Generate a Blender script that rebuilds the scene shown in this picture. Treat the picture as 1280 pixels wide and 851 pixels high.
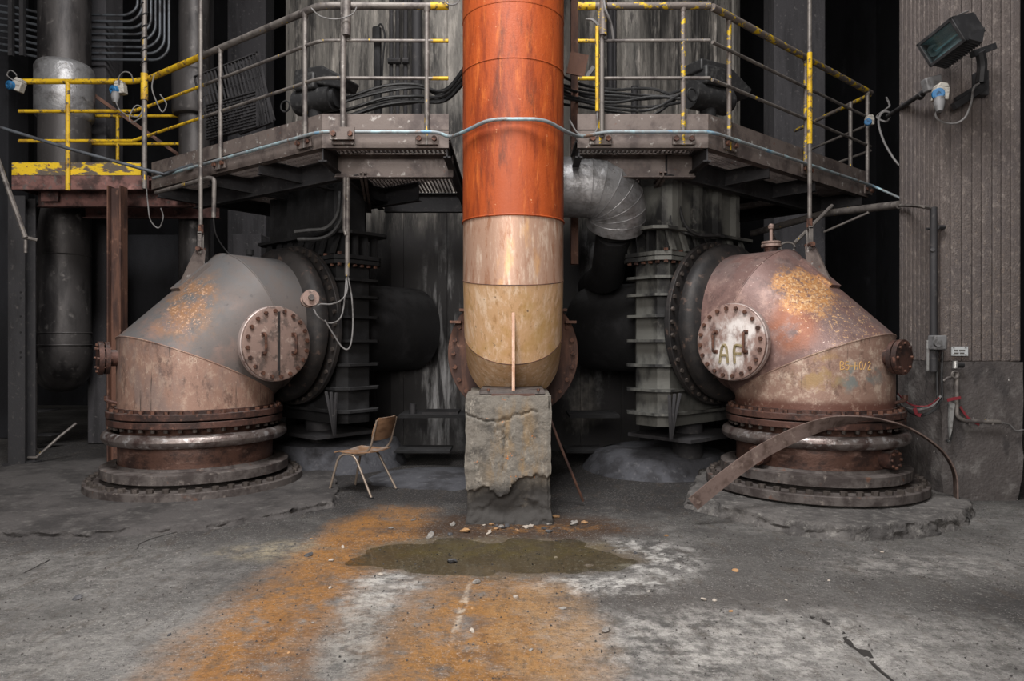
import bpy, math, random
from math import pi, sin, cos, tan, sqrt, radians as RAD
from mathutils import Vector, Matrix, noise
random.seed(7)
for o in list(bpy.data.objects): bpy.data.objects.remove(o)
scene = bpy.context.scene
COL = scene.collection
V = Vector

# ------------------------------------------------------------------ camera
FPX, CAMH = 880.0, 1.6
cam_d = bpy.data.cameras.new('camera'); cam = bpy.data.objects.new('camera', cam_d); COL.objects.link(cam)
cam.location = (0, 0, CAMH); cam.rotation_euler = (pi/2, 0, 0)
cam_d.sensor_width = 36; cam_d.lens = FPX/1280*36; cam_d.clip_start = .05; cam_d.clip_end = 200
scene.camera = cam
def P(px, py, d):            # a point of the place seen at pixel (px, py), d metres in front of the camera
    return V(((px-640)/FPX*d, d, CAMH-(py-425.5)/FPX*d))

# ------------------------------------------------------------------ world, daylight, exposure
world = bpy.data.worlds.new('world'); scene.world = world; world.use_nodes = True
bg = world.node_tree.nodes['Background']; bg.inputs[0].default_value = (.72, .82, 1, 1); bg.inputs[1].default_value = .4
def area(name, loc, target, sx, sy, power, col):
    l = bpy.data.lights.new(name, 'AREA'); l.shape = 'RECTANGLE'; l.size = sx; l.size_y = sy; l.energy = power; l.color = col
    o = bpy.data.objects.new(name, l); COL.objects.link(o); o.location = loc
    o.rotation_euler = (V(target)-V(loc)).to_track_quat('-Z', 'Y').to_euler(); return o
area('daylight_through_hall_window', (-1.9, -4.2, 4.4), (-.6, 7, 1.4), 6.4, 4.2, 540, (1, .93, .86))
area('daylight_through_roof_light', (-1.0, 1.6, 10.4), (-.6, 2.8, 0), 3.6, 3.8, 1050, (1, .975, .95))
vs = scene.view_settings
vs.view_transform = 'Standard'; vs.look = 'None'; vs.gamma = 1; vs.use_curve_mapping = False; vs.exposure = .74

# ------------------------------------------------------------------ materials
class G:
    def __init__(s, name):
        s.m = bpy.data.materials.new(name); s.m.use_nodes = True
        s.t = s.m.node_tree; s.n = s.t.nodes; s.l = s.t.links
        s.b = s.n['Principled BSDF']
        g = s.n.new('ShaderNodeNewGeometry'); s.pos = g.outputs['Position']; s.nor = g.outputs['Normal']
        s._sep = None
    def lk(s, a, b): s.l.new(a, b)
    def val(s, sock, x):
        if hasattr(x, 'is_output'): s.lk(x, sock)
        else: sock.default_value = x
    def math(s, op, a, b=0.0, clamp=False):
        n = s.n.new('ShaderNodeMath'); n.operation = op; n.use_clamp = clamp
        s.val(n.inputs[0], a); s.val(n.inputs[1], b); return n.outputs[0]
    def sep(s):
        if not s._sep:
            s._sep = s.n.new('ShaderNodeSeparateXYZ'); s.lk(s.pos, s._sep.inputs[0])
        return s._sep.outputs
    def mapped(s, scale, off=(0, 0, 0), rot=0):
        n = s.n.new('ShaderNodeMapping'); s.lk(s.pos, n.inputs[0])
        n.inputs['Location'].default_value = off; n.inputs['Scale'].default_value = scale if hasattr(scale, '__len__') else (scale,)*3
        n.inputs['Rotation'].default_value = (0, 0, rot)
        return n.outputs[0]
    def noise(s, scale, detail=5, rough=.6, off=(0, 0, 0)):
        n = s.n.new('ShaderNodeTexNoise'); n.inputs['Scale'].default_value = 1
        n.inputs['Detail'].default_value = detail; n.inputs['Roughness'].default_value = rough
        s.lk(s.mapped(scale, off), n.inputs['Vector']); return n.outputs['Fac']
    def step(s, x, lo, hi):
        n = s.n.new('ShaderNodeMapRange'); n.interpolation_type = 'SMOOTHSTEP'
        s.val(n.inputs[0], x); n.inputs[1].default_value = lo; n.inputs[2].default_value = hi; return n.outputs[0]
    def mix(s, f, a, b):
        n = s.n.new('ShaderNodeMix'); n.data_type = 'RGBA'
        s.val(n.inputs[0], f)
        for k, c in ((6, a), (7, b)):
            if hasattr(c, 'is_output'): s.lk(c, n.inputs[k])
            else: n.inputs[k].default_value = (*c, 1)
        return n.outputs[2]
    def blob(s, c, r, soft=.3, warp=.35, wscale=2.5, rot=0):   # 1 inside an ellipsoid with a ragged edge
        n = s.n.new('ShaderNodeVectorMath'); n.operation = 'SUBTRACT'; s.lk(s.pos, n.inputs[0]); n.inputs[1].default_value = c
        src = n.outputs[0]
        if rot:
            q = s.n.new('ShaderNodeVectorRotate'); q.rotation_type = 'Z_AXIS'; s.lk(src, q.inputs['Vector']); q.inputs['Angle'].default_value = -rot; src = q.outputs[0]
        d = s.n.new('ShaderNodeVectorMath'); d.operation = 'DIVIDE'; s.lk(src, d.inputs[0]); d.inputs[1].default_value = r
        L = s.n.new('ShaderNodeVectorMath'); L.operation = 'LENGTH'; s.lk(d.outputs[0], L.inputs[0])
        w = s.math('MULTIPLY', s.math('SUBTRACT', s.noise(wscale, 6, .65, off=(c[0]*3.1, c[1], 0)), .5), warp*2)
        w = s.math('ADD', w, s.math('MULTIPLY', s.math('SUBTRACT', s.noise(wscale*6, 8, .72), .5), warp*.9))
        return s.step(s.math('ADD', L.outputs['Value'], w), 1+soft, 1-soft)

def mat(name, base, layers=(), rough=.75, metal=0.0, bump=0.0, bscale=40, rvar=.0, spec=.4):
    g = G(name); col = base
    for L in layers:
        f = None
        def mul(a, b): return b if a is None else g.math('MULTIPLY', a, b)
        if 's' in L: f = g.step(g.noise(L['s'], L.get('d', 6), L.get('r', .62), L.get('off', (0, 0, 0))), L.get('lo', .45), L.get('hi', .6))
        if 'blob' in L: f = mul(f, g.blob(*L['blob']))
        if 'z' in L: f = mul(f, g.step(g.sep()[2], *L['z']))
        if 'x' in L: f = mul(f, g.step(g.sep()[0], *L['x']))
        if L.get('up'):
            q = g.n.new('ShaderNodeSeparateXYZ'); g.lk(g.nor, q.inputs[0]); f = mul(f, g.step(q.outputs[2], *L['up']))
        if 'a' in L: f = g.math('MULTIPLY', f, L['a'])
        col = g.mix(f, col, L['c'])
    if hasattr(col, 'is_output'): g.lk(col, g.b.inputs['Base Color'])
    else: g.b.inputs['Base Color'].default_value = (*col, 1)
    g.b.inputs['Metallic'].default_value = metal; g.b.inputs['Specular IOR Level'].default_value = spec
    if rvar: g.lk(g.math('ADD', g.math('MULTIPLY', g.noise(9), rvar*2), rough-rvar), g.b.inputs['Roughness'])
    else: g.b.inputs['Roughness'].default_value = rough
    if bump:
        b = g.n.new('ShaderNodeBump'); b.inputs['Strength'].default_value = bump; b.inputs['Distance'].default_value = .02
        g.lk(g.noise(bscale, 8, .65), b.inputs['Height']); g.lk(b.outputs[0], g.b.inputs['Normal'])
    return g.m

RUSTDK, RUSTOR, SOOT = (.055, .027, .019), (.42, .16, .04), (.012, .012, .013)
M = {}
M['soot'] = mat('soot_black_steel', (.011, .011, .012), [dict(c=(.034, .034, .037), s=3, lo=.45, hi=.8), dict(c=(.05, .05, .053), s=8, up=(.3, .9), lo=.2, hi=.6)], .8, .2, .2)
M['dark'] = mat('dark_dusty_steel', (.04, .039, .042), [dict(c=(.025, .024, .026), s=(3, 3, .8), lo=.45, hi=.65), dict(c=(.12, .11, .105), s=14, lo=.55, hi=.75, a=.6)], .7, .3, .15)
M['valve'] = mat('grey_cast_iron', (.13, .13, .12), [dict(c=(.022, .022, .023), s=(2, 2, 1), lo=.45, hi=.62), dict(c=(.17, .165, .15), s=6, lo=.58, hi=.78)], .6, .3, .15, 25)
M['deck'] = mat('weathered_platform_steel', (.135, .11, .10), [dict(c=(.07, .055, .052), s=4, lo=.45, hi=.65), dict(c=(.40, .38, .36), s=11, lo=.60, hi=.70, a=.75), dict(c=(.13, .06, .04), s=19, lo=.62, hi=.72, a=.7)], .65, .3, .15)
M['tube'] = mat('worn_grey_tube', (.16, .145, .135), [dict(c=(.08, .07, .068), s=7, lo=.45, hi=.65), dict(c=(.33, .31, .29), s=18, lo=.6, hi=.72, a=.7), dict(c=(.62, .40, .02), s=(16, 16, 4), lo=.655, hi=.69, a=.9)], .55, .4, .1)
M['yellow'] = mat('worn_yellow_paint', (.55, .35, .012), [dict(c=(.33, .19, .015), s=6, lo=.45, hi=.68), dict(c=(.05, .042, .038), s=13, r=.72, lo=.53, hi=.62, a=.95), dict(c=(.16, .06, .04), s=21, lo=.62, hi=.68)], .55, 0, .2)
M['yellowhalf'] = mat('flaked_yellow_paint', (.13, .11, .10), [dict(c=(.52, .34, .012), s=(7, 7, 12), r=.7, lo=.53, hi=.585), dict(c=(.07, .06, .055), s=16, lo=.58, hi=.68)], .55, .2, .2)
M['yellowtoe'] = mat('flaking_yellow_toe_board', (.62, .41, .016), [dict(c=(.10, .08, .065), s=(3.2, 3.2, 9), lo=.50, hi=.56), dict(c=(.16, .06, .04), s=15, lo=.6, hi=.66)], .6, 0, .3)
M['redbrown'] = mat('red_oxide_steel', (.17, .085, .075), [dict(c=(.05, .028, .026), s=5, lo=.42, hi=.62), dict(c=(.33, .17, .15), s=4, lo=.55, hi=.7), dict(c=(.10, .09, .085), s=13, lo=.55, hi=.7)], .75, .1, .15)
M['rail'] = mat('brown_rust_beam', (.13, .065, .045), [dict(c=(.05, .028, .024), s=(6, 6, 1), lo=.42, hi=.62), dict(c=(.22, .12, .085), s=9, lo=.56, hi=.74)], .7, .3, .15)
M['flange'] = mat('dark_rusted_flange', (.095, .048, .038), [dict(c=(.035, .022, .02), s=5, lo=.42, hi=.62), dict(c=(.19, .095, .07), s=17, lo=.56, hi=.72), dict(c=(.17, .155, .15), s=7, lo=.42, hi=.62, up=(.6, .95), a=.7)], .62, .4, .25)
M['flangegrey'] = mat('dusty_base_flange', (.115, .10, .095), [dict(c=(.05, .04, .038), s=5, lo=.42, hi=.62), dict(c=(.24, .21, .19), s=12, lo=.56, hi=.75), dict(c=(.13, .07, .05), s=8, lo=.6, hi=.72)], .7, .3, .25)
M['torus'] = mat('worn_bright_ring', (.20, .17, .16), [dict(c=(.09, .06, .055), s=7, lo=.45, hi=.65), dict(c=(.42, .40, .40), s=(11, 11, 14), lo=.54, hi=.68)], .36, .65, .25, 50)
M['collar'] = mat('red_brown_collar_steel', (.125, .066, .05), [dict(c=(.05, .03, .026), s=(5, 5, 8), r=.72, lo=.45, hi=.64), dict(c=(.27, .17, .14), s=(4, 4, 9), r=.75, lo=.52, hi=.70)], .45, .35, .2)
M['bolt'] = mat('rusted_bolt', (.13, .062, .042), [dict(c=(.05, .03, .026), s=20, lo=.45, hi=.6)], .65, .4)
M['boltdk'] = mat('sooty_bolt', (.06, .05, .045), [dict(c=(.12, .10, .09), s=14, lo=.5, hi=.7)], .7, .4)
# the elbows
M['elbL'] = mat('patinated_pink_brown_steel', (.285, .175, .135), [
    dict(c=(.41, .29, .225), s=(9, 9, 7), r=.78, lo=.47, hi=.66), dict(c=(.10, .062, .052), s=(9, 9, 3.6), r=.78, lo=.50, hi=.66, a=.8),
    dict(c=(.20, .16, .15), s=(3, 3, 1.4), lo=.46, hi=.64, a=.6), dict(c=(.06, .045, .04), s=(22, 22, 1.0), lo=.60, hi=.66, a=.85), dict(c=(.52, .43, .36), s=30, lo=.62, hi=.72, a=.6)], .52, .25, .12, 60, .1)
pL = P(238, 385, 7.35)
M['elbL2'] = mat('dusty_grey_elbow_steel', (.115, .098, .092), [
    dict(c=(.23, .145, .12), s=2.2, lo=.42, hi=.62, blob=(P(190, 420, 7.3), (.95, .9, .42), .5, .5, 2)),
    dict(c=(.105, .103, .105), s=3, r=.72, lo=.36, hi=.60, up=(.1, .7)),
    dict(c=(.25, .125, .055), s=(7, 7, 5), r=.75, lo=.40, hi=.58, blob=(pL, (.28, .5, .36), .5, .7, 4), a=.8),
    dict(c=(.46, .29, .19), s=34, r=.75, lo=.55, hi=.61, blob=(pL, (.22, .5, .34), .4, .9, 5)),
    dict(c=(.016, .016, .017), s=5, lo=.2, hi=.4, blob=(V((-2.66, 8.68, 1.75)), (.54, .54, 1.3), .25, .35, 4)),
    dict(c=(.06, .055, .055), s=16, lo=.60, hi=.70, a=.5)], .62, .2, .12, 60, .08)
pR = P(1010, 362, 6.85)
M['elbR'] = mat('patinated_tan_steel', (.29, .185, .145), [
    dict(c=(.50, .385, .31), s=9, r=.78, lo=.46, hi=.66), dict(c=(.14, .085, .068), s=(7, 7, 4.5), r=.78, lo=.50, hi=.66, a=.8),
    dict(c=(.20, .21, .20), s=6, lo=.5, hi=.62, blob=(P(1050, 470, 6.6), (.34, .5, .13), .5, .6, 3)),
    dict(c=(.34, .21, .09), s=6, lo=.45, hi=.6, blob=(P(1020, 468, 6.6), (.2, .5, .2), .5, .6, 3), a=.8),
    dict(c=(.13, .06, .045), s=12, r=.75, lo=.34, hi=.46, z=(1.08, .99)),
    dict(c=(.07, .05, .042), s=(24, 24, 1.6), lo=.62, hi=.68, a=.5)], .48, .25, .15, 60, .1)
M['elbR2'] = mat('pink_brown_elbow_steel', (.165, .10, .09), [
    dict(c=(.27, .175, .15), s=6, r=.75, lo=.46, hi=.66), dict(c=(.085, .054, .05), s=(5, 5, 4), r=.75, lo=.50, hi=.68, a=.8),
    dict(c=(.12, .10, .10), s=3, lo=.40, hi=.62, up=(.3, .95), a=.8),
    dict(c=(.22, .075, .035), s=4, lo=.36, hi=.5, blob=(P(990, 405, 6.75), (.20, .5, .25), .45, .6, 3), a=.9),
    dict(c=(.40, .195, .075), s=22, r=.78, lo=.40, hi=.52, blob=(pR, (.30, .6, .25), .2, .9, 5)), dict(c=(.58, .38, .21), s=30, r=.78, lo=.51, hi=.58, blob=(pR, (.28, .6, .24), .2, .9, 5)),
    dict(c=(.50, .31, .17), s=34, r=.75, lo=.56, hi=.60, blob=(P(1045, 400, 6.8), (.34, .6, .26), .3, .9, 5)),
    dict(c=(.60, .48, .42), s=40, lo=.66, hi=.70)], .5, .25, .15, 60, .1)
M['elbdark'] = mat('sooty_ring_steel', (.036, .032, .031), [dict(c=(.02, .019, .02), s=4, lo=.42, hi=.62), dict(c=(.15, .10, .08), s=9, lo=.56, hi=.75)], .6, .3, .15)
M['coverL'] = mat('rusty_manhole_cover', (.25, .175, .15), [dict(c=(.12, .09, .08), s=9, lo=.48, hi=.64), dict(c=(.40, .31, .27), s=14, lo=.54, hi=.7)], .6, .3, .15)
M['coverR'] = mat('white_smeared_manhole_cover', (.27, .18, .155), [dict(c=(.14, .09, .08), s=9, lo=.5, hi=.64), dict(c=(.70, .66, .64), s=(5, 5, 3.5), lo=.42, hi=.60, blob=(P(922, 436, 6.9), (.30, .4, .33), .4, .5, 4))], .6, .25, .15)
M['rim'] = mat('bright_cover_rim', (.40, .33, .31), [dict(c=(.16, .10, .09), s=9, lo=.5, hi=.65)], .5, .4)
# orange riser pipe
M['orange'] = mat('orange_rust_paint', (.34, .062, .012), [
    dict(c=(.20, .033, .008), s=(7, 7, 1.2), r=.72, lo=.44, hi=.64), dict(c=(.50, .125, .026), s=(14, 14, 2.2), r=.72, lo=.53, hi=.70, a=.8),
    dict(c=(.11, .026, .01), s=(5, 5, 1.2), r=.7, lo=.54, hi=.72, a=.9), dict(c=(.62, .32, .16), s=26, lo=.67, hi=.72, a=.8)], .55, .0, .14, 45, .1)
M['bareband'] = mat('bare_pinkish_band', (.40, .25, .18), [
    dict(c=(.58, .44, .35), s=(15, 15, 2.6), r=.75, lo=.48, hi=.66), dict(c=(.30, .15, .09), s=(12, 12, 3), r=.75, lo=.50, hi=.66), dict(c=(.62, .36, .17), s=(4, 4, 1), lo=.56, hi=.7)], .42, .25, .12, 60)
M['bareelbow'] = mat('bare_tan_elbow', (.68, .43, .24), [
    dict(c=(.84, .63, .45), s=(15, 15, 2.4), r=.75, lo=.45, hi=.64), dict(c=(.42, .23, .09), s=(18, 18, 3), r=.75, lo=.52, hi=.68, a=.8), dict(c=(.54, .32, .10), s=3, lo=.5, hi=.68, a=.7), dict(c=(.20, .13, .08), s=26, lo=.64, hi=.72)], .42, .2, .14, 60)
M['lag'] = mat('dented_aluminium_lagging', (.33, .33, .34), [dict(c=(.15, .145, .145), s=(4, 4, 6), lo=.44, hi=.66), dict(c=(.50, .50, .52), s=7, lo=.56, hi=.74), dict(c=(.12, .10, .08), s=22, lo=.62, hi=.72)], .42, .6, .3, 22)
# concrete
M['pillar'] = mat('grey_board_marked_concrete', (.11, .092, .086), [
    dict(c=(.10, .085, .083), s=(5, 5, 1.6), r=.72, lo=.42, hi=.64), dict(c=(.21, .18, .165), s=(20, 20, 14), r=.8, lo=.50, hi=.68), dict(c=(.33, .25, .19), s=40, r=.75, lo=.54, hi=.70, a=.55, z=(4.4, 1.6)), dict(c=(.045, .038, .037), s=50, r=.75, lo=.58, hi=.70, a=.8)], .85, 0, .8, 60)  # warm speckle strengthens downward: the brighter-lit lower face put into the colour
M['pillarlow'] = mat('dark_rendered_concrete', (.075, .066, .064), [
    dict(c=(.15, .14, .135), s=5, lo=.5, hi=.72), dict(c=(.045, .04, .04), s=(4, 4, 2), lo=.5, hi=.66), dict(c=(.5, .48, .46), s=(20, 20, 7), lo=.695, hi=.72)], .6, 0, .6, 28)
M['column'] = mat('dim_grey_concrete', (.055, .053, .058), [dict(c=(.032, .031, .034), s=(5, 5, .6), lo=.45, hi=.65), dict(c=(.17, .16, .16), s=18, lo=.58, hi=.75, a=.6)], .9, 0, .3)
M['tower'] = mat('streaked_tower_concrete', (.21, .198, .182), [
    dict(c=(.045, .043, .042), s=(2.2, 2.2, .35), r=.7, lo=.42, hi=.60), dict(c=(.42, .39, .355), s=(5, 5, .9), r=.75, lo=.48, hi=.68, a=.85), dict(c=(.05, .047, .046), s=(9, 9, 1.6), r=.72, lo=.56, hi=.68, a=.8), dict(c=(.028, .027, .028), s=(.9, .9, .6), lo=.28, hi=.45, z=(3.6, 3.0)),  # darker below deck level: soot plus the platform's shade put into the colour
    dict(c=(.32, .32, .325), s=(7, 7, 1.1), lo=.44, hi=.66, blob=(V((-1.05, 10.2, 1.3)), (.33, .6, 1.35), .5, .6, 2)), dict(c=(.26, .26, .265), s=(5, 5, 2), lo=.44, hi=.6, blob=(V((1.25, 10.2, 2.1)), (.24, .6, 1.1), .3, .6, 2))], .85, 0, .3, 20)
M['block'] = mat('stained_pedestal_concrete', (.17, .155, .135), [
    dict(c=(.085, .078, .07), s=5, r=.75, lo=.44, hi=.62), dict(c=(.28, .255, .22), s=(12, 12, 6), r=.75, lo=.54, hi=.68), dict(c=(.26, .17, .08), s=(6, 6, 2.4), r=.72, lo=.46, hi=.68, blob=(V((.02, 6.4, .62)), (.26, .5, .5), .5, .4, 3), a=.85),
    dict(c=(.55, .19, .05), s=16, lo=.67, hi=.70, blob=(V((0, 6.4, .62)), (.36, .5, .5), .4, .4, 3)), dict(c=(.045, .042, .04), s=3, lo=.28, hi=.42, blob=(V((.06, 6.3, .0)), (.60, .8, .36), .15, .3, 4)), dict(c=(.05, .045, .04), s=38, lo=.66, hi=.71)], .85, 0, .7, 24)
M['wall'] = mat('sooty_hall_wall', (.016, .0165, .020), [dict(c=(.008, .008, .010), s=(1.2, 1.2, .4), lo=.42, hi=.62), dict(c=(.036, .037, .043), s=(3, 3, 1), lo=.58, hi=.78)], .9, 0, .3)
M['slab'] = mat('grey_slab_concrete', (.075, .069, .068), [dict(c=(.036, .033, .033), s=1.6, r=.72, lo=.42, hi=.62), dict(c=(.15, .142, .135), s=9, r=.75, lo=.52, hi=.72, a=.7), dict(c=(.035, .033, .032), s=30, r=.75, lo=.58, hi=.70)], .88, 0, 1.0, 34)
M['chippedslab'] = mat('chipped_plinth_concrete', (.12, .112, .108), [dict(c=(.06, .056, .055), s=2.2, r=.75, lo=.42, hi=.62), dict(c=(.25, .24, .225), s=10, r=.78, lo=.50, hi=.70, a=.8), dict(c=(.035, .033, .032), s=30, r=.75, lo=.58, hi=.70)], .88, 0, 1.0, 34)
M['plinth'] = mat('blue_grey_dust_concrete', (.07, .072, .083), [dict(c=(.035, .035, .04), s=3, lo=.45, hi=.62), dict(c=(.13, .13, .14), s=14, lo=.55, hi=.72, a=.7)], .9, 0, .7, 26)
M['cable'] = mat('black_cable_rubber', (.018, .018, .019), [dict(c=(.05, .05, .05), s=18, lo=.5, hi=.7)], .5)
M['wire'] = mat('grey_cable_sheath', (.14, .135, .135), [dict(c=(.07, .066, .064), s=14, lo=.5, hi=.65)], .6)
M['conduit'] = mat('pale_blue_worn_conduit', (.22, .245, .26), [dict(c=(.30, .42, .46), s=5, lo=.48, hi=.6), dict(c=(.17, .11, .08), s=9, lo=.54, hi=.66), dict(c=(.12, .27, .42), s=3, lo=.58, hi=.66, a=.8)], .5, .3)
M['conduitR'] = M['conduit']
M['steelblue'] = mat('dull_blue_grey_tube', (.10, .11, .125), [dict(c=(.055, .055, .06), s=6, lo=.45, hi=.65)], .5, .4)
M['blue'] = mat('blue_plug_plastic', (.02, .12, .27), [dict(c=(.015, .06, .13), s=22, lo=.5, hi=.7)], .4)
M['white'] = mat('dirty_white_plastic', (.34, .325, .295), [dict(c=(.17, .15, .13), s=24, lo=.5, hi=.66)], .6)
M['greybox'] = mat('grey_junction_box', (.15, .15, .155), [dict(c=(.08, .078, .078), s=14, lo=.48, hi=.66)], .6)
M['ply'] = mat('brown_plywood', (.27, .16, .095), [dict(c=(.17, .095, .055), s=(5, 5, 22), lo=.45, hi=.65), dict(c=(.33, .30, .28), s=6, lo=.45, hi=.65, up=(.3, .9))], .45, 0, .05)
M['chairtube'] = mat('tan_enamel_tube', (.26, .21, .17), [dict(c=(.17, .12, .09), s=24, lo=.55, hi=.68)], .4, .4)
M['strap'] = mat('rusty_flat_strap', (.18, .13, .115), [dict(c=(.09, .06, .05), s=7, lo=.45, hi=.65), dict(c=(.27, .21, .18), s=15, lo=.55, hi=.72)], .65, .3, .2)
M['lampbody'] = mat('black_lamp_housing', (.028, .028, .03), [dict(c=(.055, .055, .058), s=8, lo=.5, hi=.7)], .5, .2)
M['glass'] = mat('floodlight_glass', (.42, .52, .54), [dict(c=(.75, .85, .87), s=(5, 5, 7), lo=.5, hi=.7), dict(c=(.16, .19, .20), s=7, lo=.55, hi=.7)], .3, .6)
M['reflector'] = mat('bright_reflector', (.62, .74, .76), [], .18, .9)
M['chrome'] = mat('pale_metal', (.55, .55, .54), [dict(c=(.3, .29, .28), s=18, lo=.5, hi=.65)], .35, .7)
M['plate'] = mat('white_name_plate', (.50, .52, .53), [dict(c=(.3, .3, .3), s=16, lo=.52, hi=.66)], .45, .2)
M['ink'] = mat('dark_lettering', (.07, .065, .06), [], .7)
M['chalk'] = mat('ochre_chalk_marks', (.50, .30, .11), [], .9)
M['chalkwhite'] = mat('pale_chalk_marks', (.52, .40, .32), [], .9)
M['spray'] = mat('olive_spray_paint', (.19, .15, .075), [dict(c=(.30, .25, .17), s=25, lo=.5, hi=.65)], .7)
M['red'] = mat('red_tape', (.17, .022, .03), [dict(c=(.14, .03, .03), s=20, lo=.5, hi=.65)], .5)
M['stoneA'] = mat('grey_rubble', (.24, .225, .21), [dict(c=(.12, .11, .10), s=26, lo=.45, hi=.65)], .9, 0, .4)
M['stoneB'] = mat('ochre_rubble', (.36, .21, .10), [dict(c=(.20, .12, .07), s=22, lo=.45, hi=.65)], .9, 0, .4)
M['stoneC'] = mat('dark_slag', (.055, .055, .06), [dict(c=(.10, .10, .105), s=24, lo=.5, hi=.65)], .7, 0, .4)
M['stoneD'] = mat('pale_rubble', (.38, .335, .29), [dict(c=(.33, .28, .24), s=24, lo=.5, hi=.65)], .9, 0, .4)

def floor_material():
    g = G('stained_concrete_floor')
    X, Y, Z = g.sep()
    col = g.mix(g.step(g.noise(.9, 7, .65), .38, .62), (.10, .096, .092), (.215, .208, .20))
    col = g.mix(g.math('MULTIPLY', g.step(g.noise(4, 8, .7), .45, .68), .75), col, (.10, .095, .093))
    def bl(c, x, y, rx, ry, soft=.4, warp=.5, ws=2.2, rot=0, a=1.0, tex=None):
        nonlocal col
        f = g.blob((x, y, 0), (rx, ry, 50), soft, warp, ws, rot)
        if tex: f = g.math('MULTIPLY', f, g.step(g.noise(tex[0], 7, .68, off=(x, y, 2)), tex[1], tex[2]))
        col = g.mix(g.math('MULTIPLY', f, a), col, c)
    # soot towards the machines, deepened with painted-in shade; dark patch at the right edge
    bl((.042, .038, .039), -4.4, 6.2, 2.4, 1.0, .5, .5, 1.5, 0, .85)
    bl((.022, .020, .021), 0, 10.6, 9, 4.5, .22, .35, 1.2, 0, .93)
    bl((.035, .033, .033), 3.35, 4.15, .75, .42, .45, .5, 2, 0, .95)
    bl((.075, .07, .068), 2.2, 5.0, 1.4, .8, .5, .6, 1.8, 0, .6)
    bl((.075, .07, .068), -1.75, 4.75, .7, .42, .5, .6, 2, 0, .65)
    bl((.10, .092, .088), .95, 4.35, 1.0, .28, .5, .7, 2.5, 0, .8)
    # pale dust, kept brighter mid-floor to paint in the light pool
    pale = (.66, .645, .62)
    bl(pale, .98, 5.2, .40, .42, .5, .7, 3, 0, .8, (7, .42, .66))
    bl(pale, .50, 4.62, .55, .18, .5, .7, 3, 0, .9, (7, .40, .64))
    bl(pale, -.86, 4.62, .26, .42, .5, .7, 3, 0, .8, (7, .40, .64))
    bl((.52, .50, .475), 1.15, 3.72, 1.2, .45, .5, .7, 2.5, 0, .75, (9, .38, .64))
    bl((.27, .26, .25), 2.4, 3.6, 1.0, .5, .5, .7, 2.5, 0, .65, (9, .38, .64))
    bl((.34, .325, .31), 3.0, 5.05, .7, .25, .5, .7, 2.5, 0, .75, (7, .40, .64))
    bl((.27, .26, .245), -2.0, 3.7, 1.0, .5, .5, .7, 2.5, .3, .7, (9, .40, .66))
    bl((.25, .24, .23), -3.0, 4.9, 1.4, .4, .5, .7, 2.5, -.1, .6, (7, .40, .66))
    bl((.46, .39, .26), -1.55, 5.35, .55, .28, .5, .6, 3, 0, .6, (7, .36, .62))
    # rust-orange run-off lying in two bands
    orn, ord_ = (.33, .15, .036), (.16, .07, .022)
    bl(orn, -1.12, 5.75, .45, .95, .40, .5, 2.4, -.10, .95, (4, .30, .54))
    bl(orn, -1.36, 4.1, .34, 1.7, .60, .55, 2.2, -.05, .92, (5, .30, .56))
    bl((.35, .165, .04), -.16, 3.55, .50, 1.45, .55, .5, 2.2, .03, .92, (5, .30, .56))
    bl((.40, .24, .11), .18, 3.9, .30, .75, .55, .6, 2.2, .05, .65, (5, .32, .56))
    bl(ord_, -1.2, 3.5, .22, .8, .6, .6, 3, 0, .65, (7, .40, .62))
    bl(ord_, -.10, 3.4, .22, .9, .6, .6, 3, 0, .6, (7, .40, .62))
    bl(ord_, -1.15, 5.6, .25, .5, .6, .6, 3, 0, .6, (7, .40, .62))
    bl((.44, .42, .385), -.86, 3.9, .15, .8, .6, .6, 3, .08, .6, (9, .36, .6))
    bl((.52, .43, .34), -.30, 4.2, .022, .45, .5, 1.0, 5, -.05, .8, (10, .40, .56))
    # brown wet silt around the pedestal
    bl((.060, .031, .016), .08, 6.05, 1.0, .42, .35, .6, 3, 0, .95, (4, .26, .46))
    bl((.24, .11, .028), .25, 6.0, .55, .13, .5, 1.0, 6, 0, .8, (9, .44, .58))
    bl((.105, .082, .056), -.14, 5.30, 1.12, .50, .16, .40, 2.6, 0, .93)
    bl((.15, .12, .045), -.1, 5.45, .75, .22, .5, .7, 4, 0, .6, (6, .38, .62))
    bl((.36, .20, .05), -2.25, 8.75, .62, .30, .3, .4, 3, .2, .95, (4, .25, .45))
    col = g.mix(g.math('MULTIPLY', g.step(g.noise((9, 3.5, 9), 8, .75, off=(3, 8, 2)), .50, .68), .55), col, (.075, .058, .045))
    # aggregate speckle
    v = g.n.new('ShaderNodeTexVoronoi'); v.inputs['Scale'].default_value = 62; g.lk(g.pos, v.inputs['Vector'])
    col = g.mix(g.math('MULTIPLY', g.step(g.noise(22, 8, .75), .48, .66), .55), col, (.055, .051, .049))
    col = g.mix(g.math('MULTIPLY', g.step(g.noise(38, 8, .75, off=(7, 3, 1)), .54, .70), .40), col, (.50, .48, .45))
    sp = g.math('MULTIPLY', g.step(v.outputs['Distance'], .26, .12), g.step(g.noise(13, 4), .47, .56))
    col = g.mix(g.math('MULTIPLY', sp, .85), col, (.025, .023, .022))
    sp2 = g.math('MULTIPLY', g.step(g.noise(70, 3, .6), .60, .66), g.step(g.noise(2, 4), .38, .58))
    col = g.mix(g.math('MULTIPLY', sp2, .32), col, (.62, .60, .57))
    g.lk(col, g.b.inputs['Base Color'])
    wet = g.blob((-.12, 5.28, 0), (1.05, .48, 50), .12, .22, 2.4)
    r = g.math('SUBTRACT', .88, g.math('MULTIPLY', wet, .45)); g.lk(r, g.b.inputs['Roughness'])
    g.b.inputs['Specular IOR Level'].default_value = .35
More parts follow.
